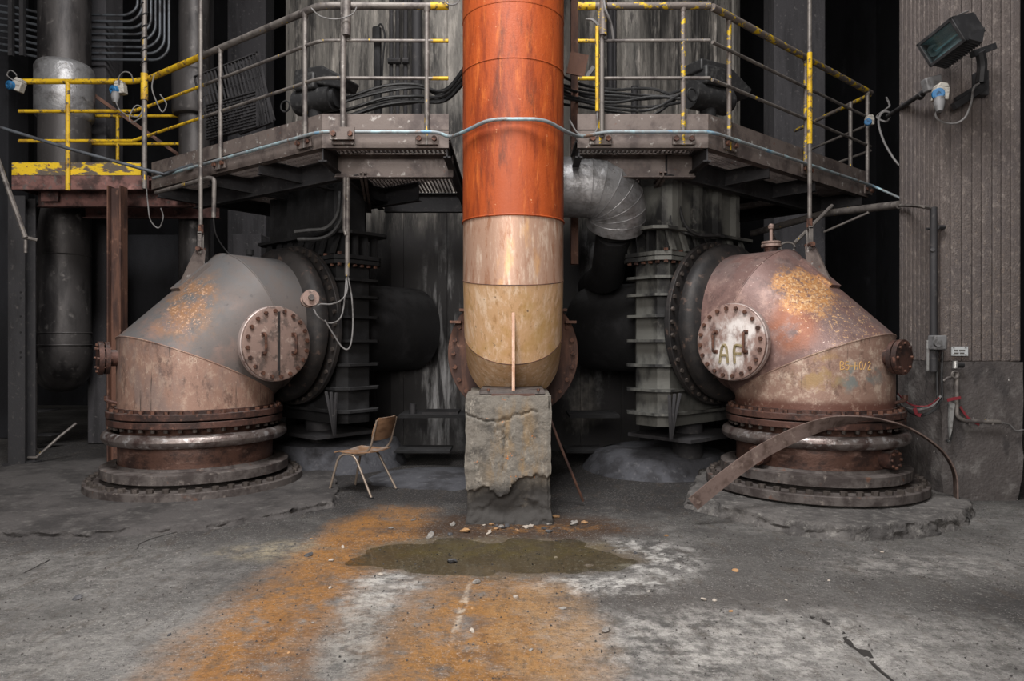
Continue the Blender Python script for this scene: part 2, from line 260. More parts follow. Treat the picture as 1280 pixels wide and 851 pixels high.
    h = g.math('ADD', g.math('MULTIPLY', g.noise(36, 8, .7), 1), g.math('MULTIPLY', g.noise(7, 6, .6), 1.4))
    b = g.n.new('ShaderNodeBump'); b.inputs['Distance'].default_value = .034
    g.lk(g.math('SUBTRACT', .9, g.math('MULTIPLY', wet, .7)), b.inputs['Strength']); g.lk(h, b.inputs['Height']); g.lk(b.outputs[0], g.b.inputs['Normal'])
    return g.m
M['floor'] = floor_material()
def water_material():
    g = G('shallow_water'); t = g.n.new('ShaderNodeBsdfTransparent'); t.inputs[0].default_value = (.88, .87, .80, 1)
    gl = g.n.new('ShaderNodeBsdfGlossy'); gl.inputs['Roughness'].default_value = .06
    fr = g.n.new('ShaderNodeFresnel'); fr.inputs[0].default_value = 1.33
    mx = g.n.new('ShaderNodeMixShader'); g.lk(fr.outputs[0], mx.inputs[0]); g.lk(t.outputs[0], mx.inputs[1]); g.lk(gl.outputs[0], mx.inputs[2])
    g.lk(mx.outputs[0], g.n['Material Output'].inputs['Surface']); return g.m
M['water'] = water_material()

# ------------------------------------------------------------------ mesh builder
WM = {}
def T(x, y, z): return Matrix.Translation((x, y, z))
def RZ(a): return Matrix.Rotation(a, 4, 'Z')
def frame(o, z, x=None):             # matrix with local Z along z (and local X as near to x as it goes)
    z = V(z).normalized(); x = V(x) if x is not None else (V((1, 0, 0)) if abs(z.x) < .9 else V((0, 1, 0)))
    x = (x-z*x.dot(z)).normalized(); y = z.cross(x)
    m = Matrix((x, y, z)).transposed().to_4x4(); m.translation = V(o); return m
def link(o, parent=None):
    COL.objects.link(o)
    if parent is not None:
        o.parent = parent; o.matrix_parent_inverse = WM.get(parent.name, Matrix()).inverted()
    return o
def thing(name, label, cat, loc=(0, 0, 0), group=None, kind=None):
    o = bpy.data.objects.new(name, None); COL.objects.link(o); o.location = loc; WM[o.name] = T(*loc); o.empty_display_size = .1
    return tag(o, label, cat, group, kind)
def tag(o, label=None, cat=None, group=None, kind=None):
    if label: o['label'] = label
    if cat: o['category'] = cat
    if group: o['group'] = group
    if kind: o['kind'] = kind
    return o
def place(me, name, m, parent):      # one more copy of a small shared mesh
    o = bpy.data.objects.new(name, me); link(o, parent); o.matrix_basis = m; WM[o.name] = m; return o
def fillet(pts, rad, n=5):
    pts = [V(p) for p in pts]; out = [pts[0]]
    for a, b, c in zip(pts, pts[1:], pts[2:]):
        r = min(rad, (a-b).length*.48, (c-b).length*.48)
        p, q = b+(a-b).normalized()*r, b+(c-b).normalized()*r
        for i in range(n+1):
            t = i/n; out.append(p*(1-t)**2+b*2*t*(1-t)+q*t*t)
    return out+[pts[-1]]
def spline(pts, n=6):
    pts = [V(p) for p in pts]; e = [pts[0]*2-pts[1]]+pts+[pts[-1]*2-pts[-2]]; out = []
    for i in range(1, len(e)-2):
        a, b, c, d = e[i-1:i+3]
        for k in range(n):
            t = k/n; out.append(.5*(2*b+(c-a)*t+(2*a-5*b+4*c-d)*t*t+(3*b-a-3*c+d)*t**3))
    return out+[pts[-1]]
class MB:
    def __init__(s, m=None): s.v, s.f, s.M = [], [], m or Matrix()
    def add(s, vs, fs):
        k = len(s.v); s.v += [s.M @ V(p) for p in vs]; s.f += [tuple(i+k for i in f) for f in fs]; return s
    def box(s, lo, hi, m=None):
        vs = [V((x, y, z)) for x in (lo[0], hi[0]) for y in (lo[1], hi[1]) for z in (lo[2], hi[2])]
        if m is not None: vs = [m @ p for p in vs]
        return s.add(vs, [(0, 1, 3, 2), (4, 6, 7, 5), (0, 4, 5, 1), (2, 3, 7, 6), (0, 2, 6, 4), (1, 5, 7, 3)])
    def bar(s, a, b, w, h, up=(0, 0, 1)):        # a bar of section w x h (h along up)
        a, b = V(a), V(b); m = frame(a, b-a, None); z = (b-a).normalized(); u = V(up); u = (u-z*u.dot(z)).normalized(); x = u.cross(z)
        m = Matrix((x, u, z)).transposed().to_4x4(); m.translation = a
        return s.box((-w/2, -h/2, 0), (w/2, h/2, (b-a).length), m)
    def prism(s, poly, h, m=None):               # polygon in local XY, extruded along local Z by h
        n = len(poly); vs = [V((x, y, 0)) for x, y in poly]+[V((x, y, h)) for x, y in poly]
        if m is not None: vs = [m @ p for p in vs]
        return s.add(vs, [tuple(range(n))[::-1], tuple(range(n, 2*n))]+[(i, (i+1) % n, n+(i+1) % n, n+i) for i in range(n)])
    def lathe(s, prof, seg=48, m=None, cap=False):
        vs, fs, n = [], [], len(prof)
        for k in range(seg):
            a = 2*pi*k/seg
            for r, z in prof: vs.append(V((r*cos(a), r*sin(a), z)))
        for k in range(seg):
            j = (k+1) % seg
            for i in range(n-1): fs.append((k*n+i, j*n+i, j*n+i+1, k*n+i+1))
        if cap:
            fs.append(tuple(k*n for k in range(seg))[::-1]); fs.append(tuple(k*n+n-1 for k in range(seg)))
        if m is not None: vs = [m @ p for p in vs]
        return s.add(vs, fs)
    def ring(s, r0, r1, z0, z1, seg=48, m=None): return s.lathe([(r0, z0), (r1, z0), (r1, z1), (r0, z1), (r0, z0)], seg, m)
    def disc(s, r, z0, z1, seg=24, m=None): return s.lathe([(r, z0), (r, z1)], seg, m, True)
    def torus(s, R, r, seg=64, n=14, m=None): return s.lathe([(R+r*cos(2*pi*i/n), r*sin(2*pi*i/n)) for i in range(n+1)], seg, m)
    def tube(s, pts, r, seg=10, caps=True, closed=False):     # mitred at every corner
        pts = [V(p) for p in pts]; n = len(pts); rs = r if hasattr(r, '__len__') else [r]*n
        ts = [(pts[i+1]-pts[i]).normalized() for i in range(n-1)]
        x = frame((0, 0, 0), ts[0]).to_3x3().col[0]; vs = []
        for i in range(n):
            d = ts[max(i-1, 0)]; e = ts[min(i, n-2)]; b = (d+e)
            b = b.normalized() if b.length > 1e-4 else d
            x = (x-d*x.dot(d)).normalized(); y = d.cross(x)
            for k in range(seg):
                a = 2*pi*k/seg; q = (x*cos(a)+y*sin(a))*rs[i]
                q -= d*(q.dot(b)/max(d.dot(b), .3)); vs.append(pts[i]+q)
        fs = [(i*seg+k, i*seg+(k+1) % seg, (i+1)*seg+(k+1) % seg, (i+1)*seg+k) for i in range(n-1) for k in range(seg)]
        if caps: fs += [tuple(range(seg))[::-1], tuple(range((n-1)*seg, n*seg))]
        return s.add(vs, fs)
    def mesh(s, name, mt, ang=38):
        me = bpy.data.meshes.new(name); me.from_pydata([tuple(p) for p in s.v], [], s.f); me.validate(); me.update()
        me.materials.append(mt); me.polygons.foreach_set('use_smooth', [True]*len(me.polygons)); me.set_sharp_from_angle(angle=RAD(ang)); return me
    def build(s, name, mt, parent=None, bevel=0, ang=38, kind=None):
        if isinstance(mt, str): mt = M[mt]
        o = bpy.data.objects.new(name, s.mesh(name, mt, ang)); link(o, parent); WM[o.name] = Matrix()
        if bevel:
            b = o.modifiers.new('bevel', 'BEVEL'); b.width = bevel; b.segments = 3 if bevel > .012 else 2; b.limit_method = 'ANGLE'
        if kind: o['kind'] = kind
        return o
def hexmesh(name, r, h, mt, shank=0):
    b = MB(); b.disc(r, 0, h, 6)
    if shank: b.disc(r*.55, h, h+shank, 8)
    return b.mesh(name, M[mt])
def jitter_mesh(b, amp, sc, seed=0):
    b.v = [p+noise.noise_vector(p*sc+V((seed, 0, 0)))*amp for p in b.v]
def subdiv_box(lo, hi, n, m=None):           # box with n=(nx,ny,nz) cells on its faces
    b = MB(m); idx = {}
    def vid(i, j, k):
        if (i, j, k) not in idx:
            idx[(i, j, k)] = len(b.v); b.v.append(b.M @ V([lo[q]+(hi[q]-lo[q])*t/n[q] for q, t in enumerate((i, j, k))]))
        return idx[(i, j, k)]
    nx, ny, nz = n
    for i in range(nx):
        for j in range(ny):
            b.f += [(vid(i, j, 0), vid(i, j+1, 0), vid(i+1, j+1, 0), vid(i+1, j, 0)), (vid(i, j, nz), vid(i+1, j, nz), vid(i+1, j+1, nz), vid(i, j+1, nz))]
    for i in range(nx):
        for k in range(nz):
            b.f += [(vid(i, 0, k), vid(i+1, 0, k), vid(i+1, 0, k+1), vid(i, 0, k+1)), (vid(i, ny, k), vid(i, ny, k+1), vid(i+1, ny, k+1), vid(i+1, ny, k))]
    for j in range(ny):
        for k in range(nz):
            b.f += [(vid(0, j, k), vid(0, j, k+1), vid(0, j+1, k+1), vid(0, j+1, k)), (vid(nx, j, k), vid(nx, j+1, k), vid(nx, j+1, k+1), vid(nx, j, k+1))]
    return b
def simple(name, label, cat, b, mt, group=None, bevel=0, kind=None, ang=38):
    return tag(b.build(name, mt, None, bevel, ang), label, cat, group, kind)

# ------------------------------------------------------------------ the setting
def lin(a, b, st):
    n = max(1, round((b-a)/st)); return [a+(b-a)*i/n for i in range(n)]
CRACK = [P(1045, 780, 1), P(1062, 800, 1), P(1082, 815, 1), P(1105, 836, 1), P(1125, 853, 1), P(1150, 880, 1)]
def fl(px, py):
    d = CAMH*FPX/(py-425.5); return V(((px-640)/FPX*d, d))
CR1 = [fl(*q) for q in ((1010, 765), (1045, 780), (1062, 800), (1082, 815), (1105, 836), (1125, 853), (1150, 880))]
CR2 = [fl(*q) for q in ((0, 722), (30, 715), (75, 692))]
CR3 = [fl(*q) for q in ((568, 838), (575, 790), (572, 752), (578, 725))]
def seg_d(p, a, b):
    t = max(0, min(1, (p-a).dot(b-a)/(b-a).length_squared)); return (p-a-(b-a)*t).length
def fh(x, y):
    h = noise.noise(V((x*.5, y*.5, 1)))*.014+noise.noise(V((x*2.3, y*2.3, 5)))*.006+noise.noise(V((x*7, y*7, 9)))*.0025
    e = ((x+.12)/1.08)**2+((y-5.28)/.5)**2
    if e < 3: h = h*min(1, max(.5, e/2))-.030*max(0, 1-e/1.9)+.008*noise.noise(V((x*3.5, y*5, 2)))
    p = V((x, y))
    if y < 5.7:
        for cr, w, dp in ((CR1, .05, .035), (CR2, .04, .02), (CR3, .03, .012)):
            d = min(seg_d(p, a, b) for a, b in zip(cr, cr[1:]))+noise.noise(V((x*9, y*9, 3)))*.015
            if d < w: h -= dp*(1-max(0, d)/w)
    return h
xs = lin(-12, -4.5, .3)+lin(-4.5, 4.5, .045)+lin(4.5, 12, .3)+[12]
ys = lin(-5, 2.6, .4)+lin(2.6, 7.0, .045)+lin(7.0, 18, .3)+[18]
b = MB(); b.v = [V((x, y, fh(x, y))) for y in ys for x in xs]; n = len(xs)
b.f = [(j*n+i, j*n+i+1, (j+1)*n+i+1, (j+1)*n+i) for j in range(len(ys)-1) for i in range(n-1)]
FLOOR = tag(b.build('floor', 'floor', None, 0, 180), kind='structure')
M['crackdirtshade'] = mat('crack_dirt_and_shade', (.02, .018, .017), [dict(c=(.05, .045, .042), s=30, lo=.5, hi=.7)], .95)
def crack(pts, w):  # dark ribbon over the crack: dirt plus its weak shading painted in
    pts = [V((p.x, p.y, 0)) for p in pts]; pp = spline(pts, 8); b = MB(); n = len(pp)
    for i, p in enumerate(pp):
        t = (pp[min(i+1, n-1)]-pp[max(i-1, 0)]).normalized(); q = V((-t.y, t.x, 0)); p = p+q*.03*noise.noise(p*7)
        k = w*(.35+.65*sin(pi*min(1, (i+1)/n*1.0)))*(1+.8*noise.noise(p*15))
        for sg in (-1, 1): e = p+q*sg*k; b.v.append(V((e.x, e.y, max(fh(p.x, p.y), fh(e.x, e.y))+.004)))
    b.f = [(2*i, 2*i+1, 2*i+3, 2*i+2) for i in range(n-1)]; b.build('crack_dirt_shade', 'crackdirtshade', FLOOR)
crack(CR1, .016); crack(CR2, .010); crack([fl(*q) for q in ((330, 640), (200, 672), (165, 690))], .005)
def struct(name, b, mt): return tag(b.build(name, mt, None), kind='structure')
struct('wall_back', MB().box((-12, 17.4, -.2), (12, 17.9, 11)), 'wall')
struct('wall_left', MB().box((-12.4, -5, -.2), (-11.8, 17.9, 11)), 'wall')
struct('wall_right', MB().box((9, -5, -.2), (9.6, 17.9, 11)), 'wall')
b = MB()      # the wall behind the camera with its tall window
for lo, hi in (((-12, -5), (-5.3, 11)), ((1.5, -5), (12, 11)), ((-5.3, -5), (1.5, 2.1)), ((-5.3, 6.7), (1.5, 11))):
    b.box((lo[0], -4.6, max(lo[1], -.2)), (hi[0], -4.3, hi[1]))
struct('wall_front', b, 'wall')
b = MB()      # roof with its light over the fore-ground
for x0, x1, y0, y1 in ((-12.4, -3.1, -5, 18), (1.1, 9.6, -5, 18), (-3.1, 1.1, -5, -.6), (-3.1, 1.1, 3.8, 18)):
    b.box((x0, y0, 10.5), (x1, y1, 10.8))
struct('ceiling', b, 'wall')
# octagonal tower the machines are built round
TW = thing('concrete_tower', 'tall streaked octagonal concrete tower behind the platforms', 'tower', (0, 10.2, 0), kind='structure')
foot = [(-1.75, 10.2), (1.85, 10.2), (4.0, 12.35), (4.0, 15), (-4.0, 15), (-4.0, 12.45)]
MB().prism(foot, 10.5).build('tower_shell', 'tower', TW)
for x, w, k in ((-1.0, .12, .05), (-.25, .1, .04), (1.05, .12, .05), (1.6, .05, .03), (-1.6, .06, .03)):
    MB().box((x-w/2, 10.2-k, 0), (x+w/2, 10.25, 10.4)).build('pilaster_strip', 'tower', TW)
for k in range(5):       # vertical seams on the slanting faces
    t = .3+k*.42
    for sx, x0 in ((-1, -1.75), (1, 1.85)):
        c = V((x0+sx*t, 10.2+t, 0)); MB(T(*c) @ RZ(sx*pi/4)).box((-.05, -.035, 0), (.05, .1, 10.4)).build('pilaster_strip', 'tower', TW)

# ------------------------------------------------------------------ flanges, bolts
HB = {k: hexmesh('bolt', *a) for k, a in dict(tail=(.026, .03, 'boltdk'), base=(.036, .036, 'boltdk'), up=(.026, .03, 'bolt'), cov=(.022, .022, 'bolt'), small=(.014, .02, 'bolt'), stud=(.022, .036, 'boltdk')).items()}
def bolt_circle(me, R, n, m, parent, a0=0, only=None):
    for k in range(n):
        a = a0+2*pi*k/n
        if only and not only(a): continue
        place(me, 'bolt', m @ T(R*cos(a), R*sin(a), 0) @ RZ(a), parent)

# ------------------------------------------------------------------ the two great elbows
def elbow(side, m, label, mv, md, cover):
    ys = 1 if side < 0 else -1               # manhole lies on local -Y * ys
    th = thing('pipe_elbow', label, 'pipe elbow', m.translation)
    r = .79
    def bld(b, name, mt, parent=th, **k): return b.build(name, mt, parent, **k)
    o = bld(MB(m).ring(r, 1.10, .03, .12, 96), 'base_flange', 'flangegrey', bevel=.008)
    bolt_circle(HB['base'], 1.035, 44, m @ T(0, 0, .12), o)
    bld(MB(m).ring(.9, .965, -.05, .03, 64), 'underside_packing', 'soot')
    bld(MB(m).lathe([(r, .12), (r+.02, .14), (r+.05, .17), (.945, .172), (.945, .262), (.93, .27), (r+.02, .275), (r, .30)], 96), 'clamp_ring', 'flangegrey', bevel=0)
    bld(MB(m).lathe([(r-.01, .25), (r-.012, .40), (r-.005, .54), (r-.04, .62), (r, .72)], 96), 'expansion_collar', 'collar')
    bld(MB(m).torus(.868, .066, 96, 16, T(0, 0, .578)), 'bulged_ring', 'torus')
    lo = bld(MB(m).ring(r-.03, .885, .705, .77, 96), 'lower_flange', 'flange', bevel=.006)
    up = bld(MB(m).ring(r-.03, .89, .785, .85, 96), 'upper_flange', 'flange', bevel=.006)
    bolt_circle(HB['up'], .842, 40, m @ T(0, 0, .85), up)
    bolt_circle(HB['stud'], .842, 40, m @ T(0, 0, .669), lo)
    bld(MB(m).ring(r-.02, r+.018, .85, .885, 96), 'weld_collar', 'flange')
    # mitred body: vertical barrel, slanting middle piece, level tail
    a1, z1, Ls = RAD(48), 1.27, .74
    A = [V((0, 0, .85)), V((0, 0, z1)), V((Ls*sin(a1), 0, z1+Ls*cos(a1))), V((1.06, 0, z1+Ls*cos(a1)))]
    za = A[2].z
    full = MB(m).tube(A, r, 96, False)
    for i, (nm, mt) in enumerate((('barrel', mv), ('slanting_section', md), ('level_section', md))):
        q = MB(); q.v = full.v[i*96:(i+2)*96]; q.f = [(k, (k+1) % 96, 96+(k+1) % 96, 96+k) for k in range(96)]
        bld(q, nm, mt)
    for i in (1, 2):                          # weld seams
        bld(MB().tube(full.v[i*96:(i+1)*96]+[full.v[i*96], full.v[i*96+1]], .007, 6, False), 'weld_seam', mv if i == 1 else md)
    mt_ = m @ frame((0, 0, za), (1, 0, 0))
    bld(MB(mt_).lathe([(r, .86), (.86, .89), (.915, .94), (.93, 1.00), (.915, 1.06), (.85, 1.11), (r, 1.12)], 72), 'bulged_tail_ring', 'elbdark')
    o = bld(MB(mt_).ring(r-.02, .97, 1.15, 1.21, 72), 'tail_flange', 'elbdark', bevel=.006)
    bolt_circle(HB['tail'], .925, 40, mt_ @ T(0, 0, 1.125), o)
    bld(MB(mt_).ring(r-.02, .80, 1.10, 1.30, 48), 'tail_neck', 'soot')
    # manhole
    mc = m @ frame((.40, -.55*ys, 1.545), (0, -ys, 0), (0, 0, 1))
    bld(MB(mc).lathe([(.335, .0), (.335, .31), (.39, .312), (.40, .318), (.40, .368), (.392, .376)], 64), 'manhole_neck', 'rim')
    cv = bld(MB(mc).lathe([(.0, .412), (.375, .412), (.392, .405), (.392, .378), (0, .378)], 64), 'manhole_cover', cover)
    bolt_circle(HB['cov'], .348, 20, mc @ T(0, 0, .412), cv, .1)
    for sx in (-.185, .165):                    # lifting handles: local X is up
        b = MB(mc); b.tube(fillet([(-.10, sx, .41), (-.10, sx, .465), (.10, sx, .465), (.10, sx, .41)], .03), .014, 8)
        b.box((-.12, sx-.024, .41), (-.08, sx+.024, .422)); b.box((.08, sx-.024, .41), (.12, sx+.024, .422)); b.build('handle', 'bolt', cv)
    if side < 0: MB(mc).box((-.33, -.024, .411), (.34, .004, .418)).build('dark_stripe', 'elbdark', cv)
    # blind flange on a short spigot at the outer side
    az = RAD(168 if side < 0 else 186)*ys
    mp = m @ frame((0, 0, 1.40), (cos(az), sin(az), 0))
    bld(MB(mp).disc(.085, .6, .95, 24), 'spigot', 'flange')
    o = bld(MB(mp).ring(.0, .165, .86, .90, 32).ring(0, .17, .915, .96, 32), 'blind_flange', 'flange', bevel=.004)
    bolt_circle(HB['small'], .135, 8, mp @ T(0, 0, .96), o)
    for k in range(8): MB(mp).disc(.011, .85, .925, 6, T(.135*cos(k*pi/4), .135*sin(k*pi/4), 0)).build('stud', 'bolt', o)
    # drain cock
    az = RAD(168)*ys; e = V((cos(az), sin(az), 0)); t_ = V((-e.y, e.x, 0))*-ys
    b = MB(m); p0 = e*.78+V((0, 0, .93)); p1 = e*.87+V((0, 0, .96))
    b.tube([p0, p1, p1+t_*.10], .018, 8); b.tube([p1+t_*.05, p1+t_*.05+V((0, 0, .05))], .03, 8); bld(b, 'drain_cock', 'flange')
    # hanging lug on the slanting back
    hn = V((-cos(a1), 0, sin(a1))); dd = V((sin(a1), 0, cos(a1))); mid = V((Ls*.5*sin(a1), 0, z1+Ls*.5*cos(a1)))+hn*r
    ml = m @ frame(mid, (0, 1, 0), dd)      # local X along the slope, local Y = Z x X
    s = 1 if (frame(mid, (0, 1, 0), dd).to_3x3().col[1]).dot(hn) > 0 else -1
    b = MB(ml)
    b.box((.02, min(-.01*s, .03*s), -.11), (.46, max(-.01*s, .03*s), .11)); o = bld(b, 'lug_pad', md)
    poly = [(.08, .02*s), (.44, .02*s), (.555, .125*s), (.56, .185*s), (.51, .20*s), (.45, .185*s)]
    if s < 0: poly = poly[::-1]
    bld(MB(ml).prism(poly, .035, T(0, 0, -.018)), 'lifting_lug', 'deck')
    top = ml @ V((.52, .155*s, 0))
    return th, top, A, za, mt_
mL = T(-3.46, 7.76, .02) @ RZ(RAD(49))
mR = T(3.08, 7.22, .11) @ RZ(RAD(131)) @ Matrix.Scale(.955, 4)
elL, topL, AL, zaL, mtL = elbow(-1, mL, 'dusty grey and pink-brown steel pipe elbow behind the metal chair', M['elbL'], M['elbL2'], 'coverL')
elR, topR, AR, zaR, mtR = elbow(1, mR, 'rust-patched tan steel pipe elbow with white-smeared manhole beside the fluted pillar', M['elbR'], M['elbR2'], 'coverR')

# chalk numbers and spray letters
GL = {'B': [[(0, 0), (0, 1), (.5, .95), (.55, .7), (.1, .52), (.6, .4), (.6, .1), (0, 0)]], '5': [[(.6, 1), (.1, 1), (.08, .55), (.5, .6), (.6, .3), (.4, 0), (0, .08)]], '3': [[(.05, 1), (.55, 1), (.25, .6), (.6, .4), (.5, .05), (0, .05)]],
      '-': [[(.05, .5), (.55, .5)]], '1': [[(.2, .8), (.35, 1), (.35, 0)]], 'H': [[(0, 0), (.1, 1)], [(.5, 0), (.6, 1)], [(.05, .5), (.55, .5)]], '0': [[(.3, 0), (.05, .3), (.1, .85), (.35, 1), (.6, .7), (.55, .2), (.3, 0)]],
      '2': [[(.05, .8), (.3, 1), (.55, .75), (.05, 0), (.65, .02)]], 'A': [[(0, 0), (.15, .9), (.4, .92), (.5, 0)], [(.08, .45), (.46, .45)]], 'F': [[(.1, 0), (.1, .95), (.65, .95)], [(.1, .55), (.5, .55)]], '/': [[(0, 0), (.5, 1)]]}
def strokes(text, fn, h, w, parent, mt, name='lettering'):
    x = 0; b = MB()
    for ch in text:
        for pl in GL.get(ch, []):
            p = [fn(x+u*h*.75, v*h) for u, v in pl]; b.tube(spline(p, 3), w, 5)
        x += h*.62
    return b.build(name, mt, parent)
def on_barrel(m, ys, z, az0, r=.79):
    def fn(x, y):
        a = az0+x/r*(1); return m @ V(((r-.003)*cos(a), (r-.003)*sin(a), z+y))
    return fn
# azimuths in local space of the point facing the camera a little to one side
def cam_az(m, off):
    c = m.inverted() @ V((0, 0, 1.6)); return math.atan2(c.y, c.x)+off
strokes('B5-H0/2', on_barrel(mR, -1, 1.28, cam_az(mR, .32)), .075, .0055, elR, M['chalk'])
strokes('B3', on_barrel(mL, 1, 1.36, cam_az(mL, -.10)), .06, .004, elL, M['chalkwhite'])
mc = mR @ frame((.40, .55, 1.545), (0, 1, 0), (0, 0, 1))
cvR = [o for o in elR.children if o.name.startswith('manhole_cover')][0]
strokes('AF', lambda x, y: mc @ V((-.22+y, .115-x*1.35, .4125)), .185, .016, cvR, M['spray'], 'spray_lettering')

# ------------------------------------------------------------------ orange riser with its bare elbow
pc = V((0.012, 6.74, 0)); pr = .482
OP = thing('riser_pipe', 'tall orange riser pipe ending in a bare tan elbow on the concrete pedestal', 'pipe', (pc.x, pc.y, 1.13))
def barrel(z0, z1, name, mt, r=pr): return MB(T(*pc)).lathe([(r, z0), (r, z1)], 72).build(name, mt, OP)
zt = 2.72
barrel(zt, 4.62, 'painted_shell', 'orange'); barrel(4.62, 9.8, 'painted_shell', 'orange', pr+.002)
MB(T(*pc)).torus(pr, .006, 72, 6, T(0, 0, 4.115+.0)).build('weld_seam', 'orange', OP)
MB(T(*pc)).torus(pr+.002, .009, 72, 6, T(0, 0, zt)).build('weld_seam', 'orange', OP)
MB(T(*pc)).torus(pr, .004, 72, 6, T(0, 0, 4.615)).build('weld_seam', 'orange', OP)
# axis of the mitred elbow turning into the tower
H = [V((pc.x, pc.y, zt)), V((pc.x, pc.y, 2.175))]
L2 = .545
H.append(H[-1]+V((0, sin(RAD(20)), -cos(RAD(20))))*.523); H.append(H[-1]+V((0, sin(RAD(55)), -cos(RAD(55))))*.392); H.append(V((pc.x, 10.25, H[-1].z)))
full = MB().tube(H, pr-.003, 72, False)
for i, (nm, mt) in enumerate((('bare_band', 'bareband'), ('elbow_section', 'bareelbow'), ('elbow_section', 'bareelbow'), ('level_section', 'redbrown'))):
    q = MB(); q.v = full.v[i*72:(i+2)*72]; q.f = [(k, (k+1) % 72, 72+(k+1) % 72, 72+k) for k in range(72)]; q.build(nm, mt, OP)
for i in (1, 2): MB().tube(full.v[i*72:(i+1)*72]+full.v[i*72:i*72+2], .0045, 6, False).build('weld_seam', 'rail', OP)
za = H[-1].z
mf = frame((pc.x, 7.72, za), (0, 1, 0), (0, 0, 1))
for z0, nm in ((0, 'riser_flange'), (.09, 'mating_flange')):
    o = MB(mf).ring(pr-.02, .715, z0, z0+.06, 64).build(nm, 'rail', OP, bevel=.005)
    if z0 == 0: bolt_circle(HB['up'], .655, 28, mf @ Matrix.Rotation(pi, 4, 'X'), o)
for k, z in enumerate((1.80, 1.93, 2.06, 2.20, 2.32)):      # clamp plates bolted on the flange edge
    for sx in (-1, 1):
        zz = z-za; xx = sqrt(max(.02, .66**2-zz*zz)) if abs(zz) < .66 else .2
        MB().box((pc.x+sx*(xx-.0), 7.60, z-.014), (pc.x+sx*(xx+.12), 7.80, z+.014) if sx > 0 else (pc.x+sx*xx, 7.80, z+.014)).build('clamp_plate', 'rail', OP) if sx > 0 else MB().box((pc.x-xx-.12, 7.60, z-.014), (pc.x-xx, 7.80, z+.014)).build('clamp_plate', 'rail', OP)
for sx in (-1, 1): MB().bar((pc.x+sx*.62, 7.66, 1.7), (pc.x+sx*.62, 7.66, 2.75), .06, .06).build('flange_strut', 'redbrown', OP)
# web plate under the heel
heel = [(6.262, 1.98), (6.30, 1.72), (6.60, 1.45), (7.0, 1.16)]
poly = [(6.36, 1.96), (6.27, 1.15), (7.0, 1.15), (7.0, 1.28), (6.62, 1.5), (6.42, 1.9)]
mm = Matrix(((0, 0, 1, pc.x-.013), (1, 0, 0, 0), (0, 1, 0, 0), (0, 0, 0, 1)))
MB().prism(poly, .026, mm).build('web_plate', 'bareband', OP)
MB().box((pc.x-.30, 6.22, 1.125), (pc.x+.28, 6.95, 1.155)).build('foot_plate', 'flangegrey', OP, bevel=.004)
MB().box((pc.x-.19, 6.13, 1.118), (pc.x+.19, 6.5, 1.132)).build('packing_plate', 'flange', OP)
for sx in (-1, 1): place(HB['small'], 'bolt', T(pc.x+sx*.22, 6.22, 1.155), OP)

# pedestal
b = subdiv_box((-.405, 6.10, -.03), (.340, 7.25, 1.12), (52, 20, 80))
def ss(x, a, c): t = max(0, min(1, (x-a)/(c-a))); return t*t*(3-2*t)
def ped(p):
    q = p+noise.noise_vector(p*3.1)*.010+noise.noise_vector(p*11)*.007+noise.noise_vector(p*27)*.003
    fr = 1-ss(p.y, 6.11, 6.2)
    edge = .27+.16*ss(p.x, -.1, .12)+.05*noise.noise(V((p.x*7, 1, 3)))+.035*noise.noise(V((p.x*21, 1, 3)))
    if p.x < -.2: edge += .05
    dep = fr*(1-ss(p.z, edge-.03, edge))
    q.y += dep*(.085+.05*noise.noise(p*7)+.02*noise.noise(p*22)-.05*ss(p.z, .14, .02))
    if p.x < -.40: q.x += .02*(1-ss(p.z, .2, .35))
    if p.z < .1: q.x += (q.x+.03)*.06*(1-p.z/.1)
    cz = .94+.04*sin(p.x*9)+.02*noise.noise(V((p.x*20, 0, 0))); cx = -.07+.06*noise.noise(V((p.z*4, 3, 1)))+.02*noise.noise(V((p.z*19, 3, 1)))
    if p.x < .22: q.y += fr*.025*(1-ss(abs(p.z-cz), .0, .016))
    if .45 < p.z < .94: q.y += fr*.02*(1-ss(abs(p.x-cx), 0, .016))
    for k in ((p.x-.34), (p.x+.405)):      # worn arrises
        if abs(k) < .02 and fr > .5: q.y += .012+.02*max(0, noise.noise(p*6))
    return q
b.v = [ped(p) for p in b.v]
simple('concrete_pedestal', 'cracked stained concrete pedestal carrying the orange pipe elbow', 'pedestal', b, M['block'], ang=55)

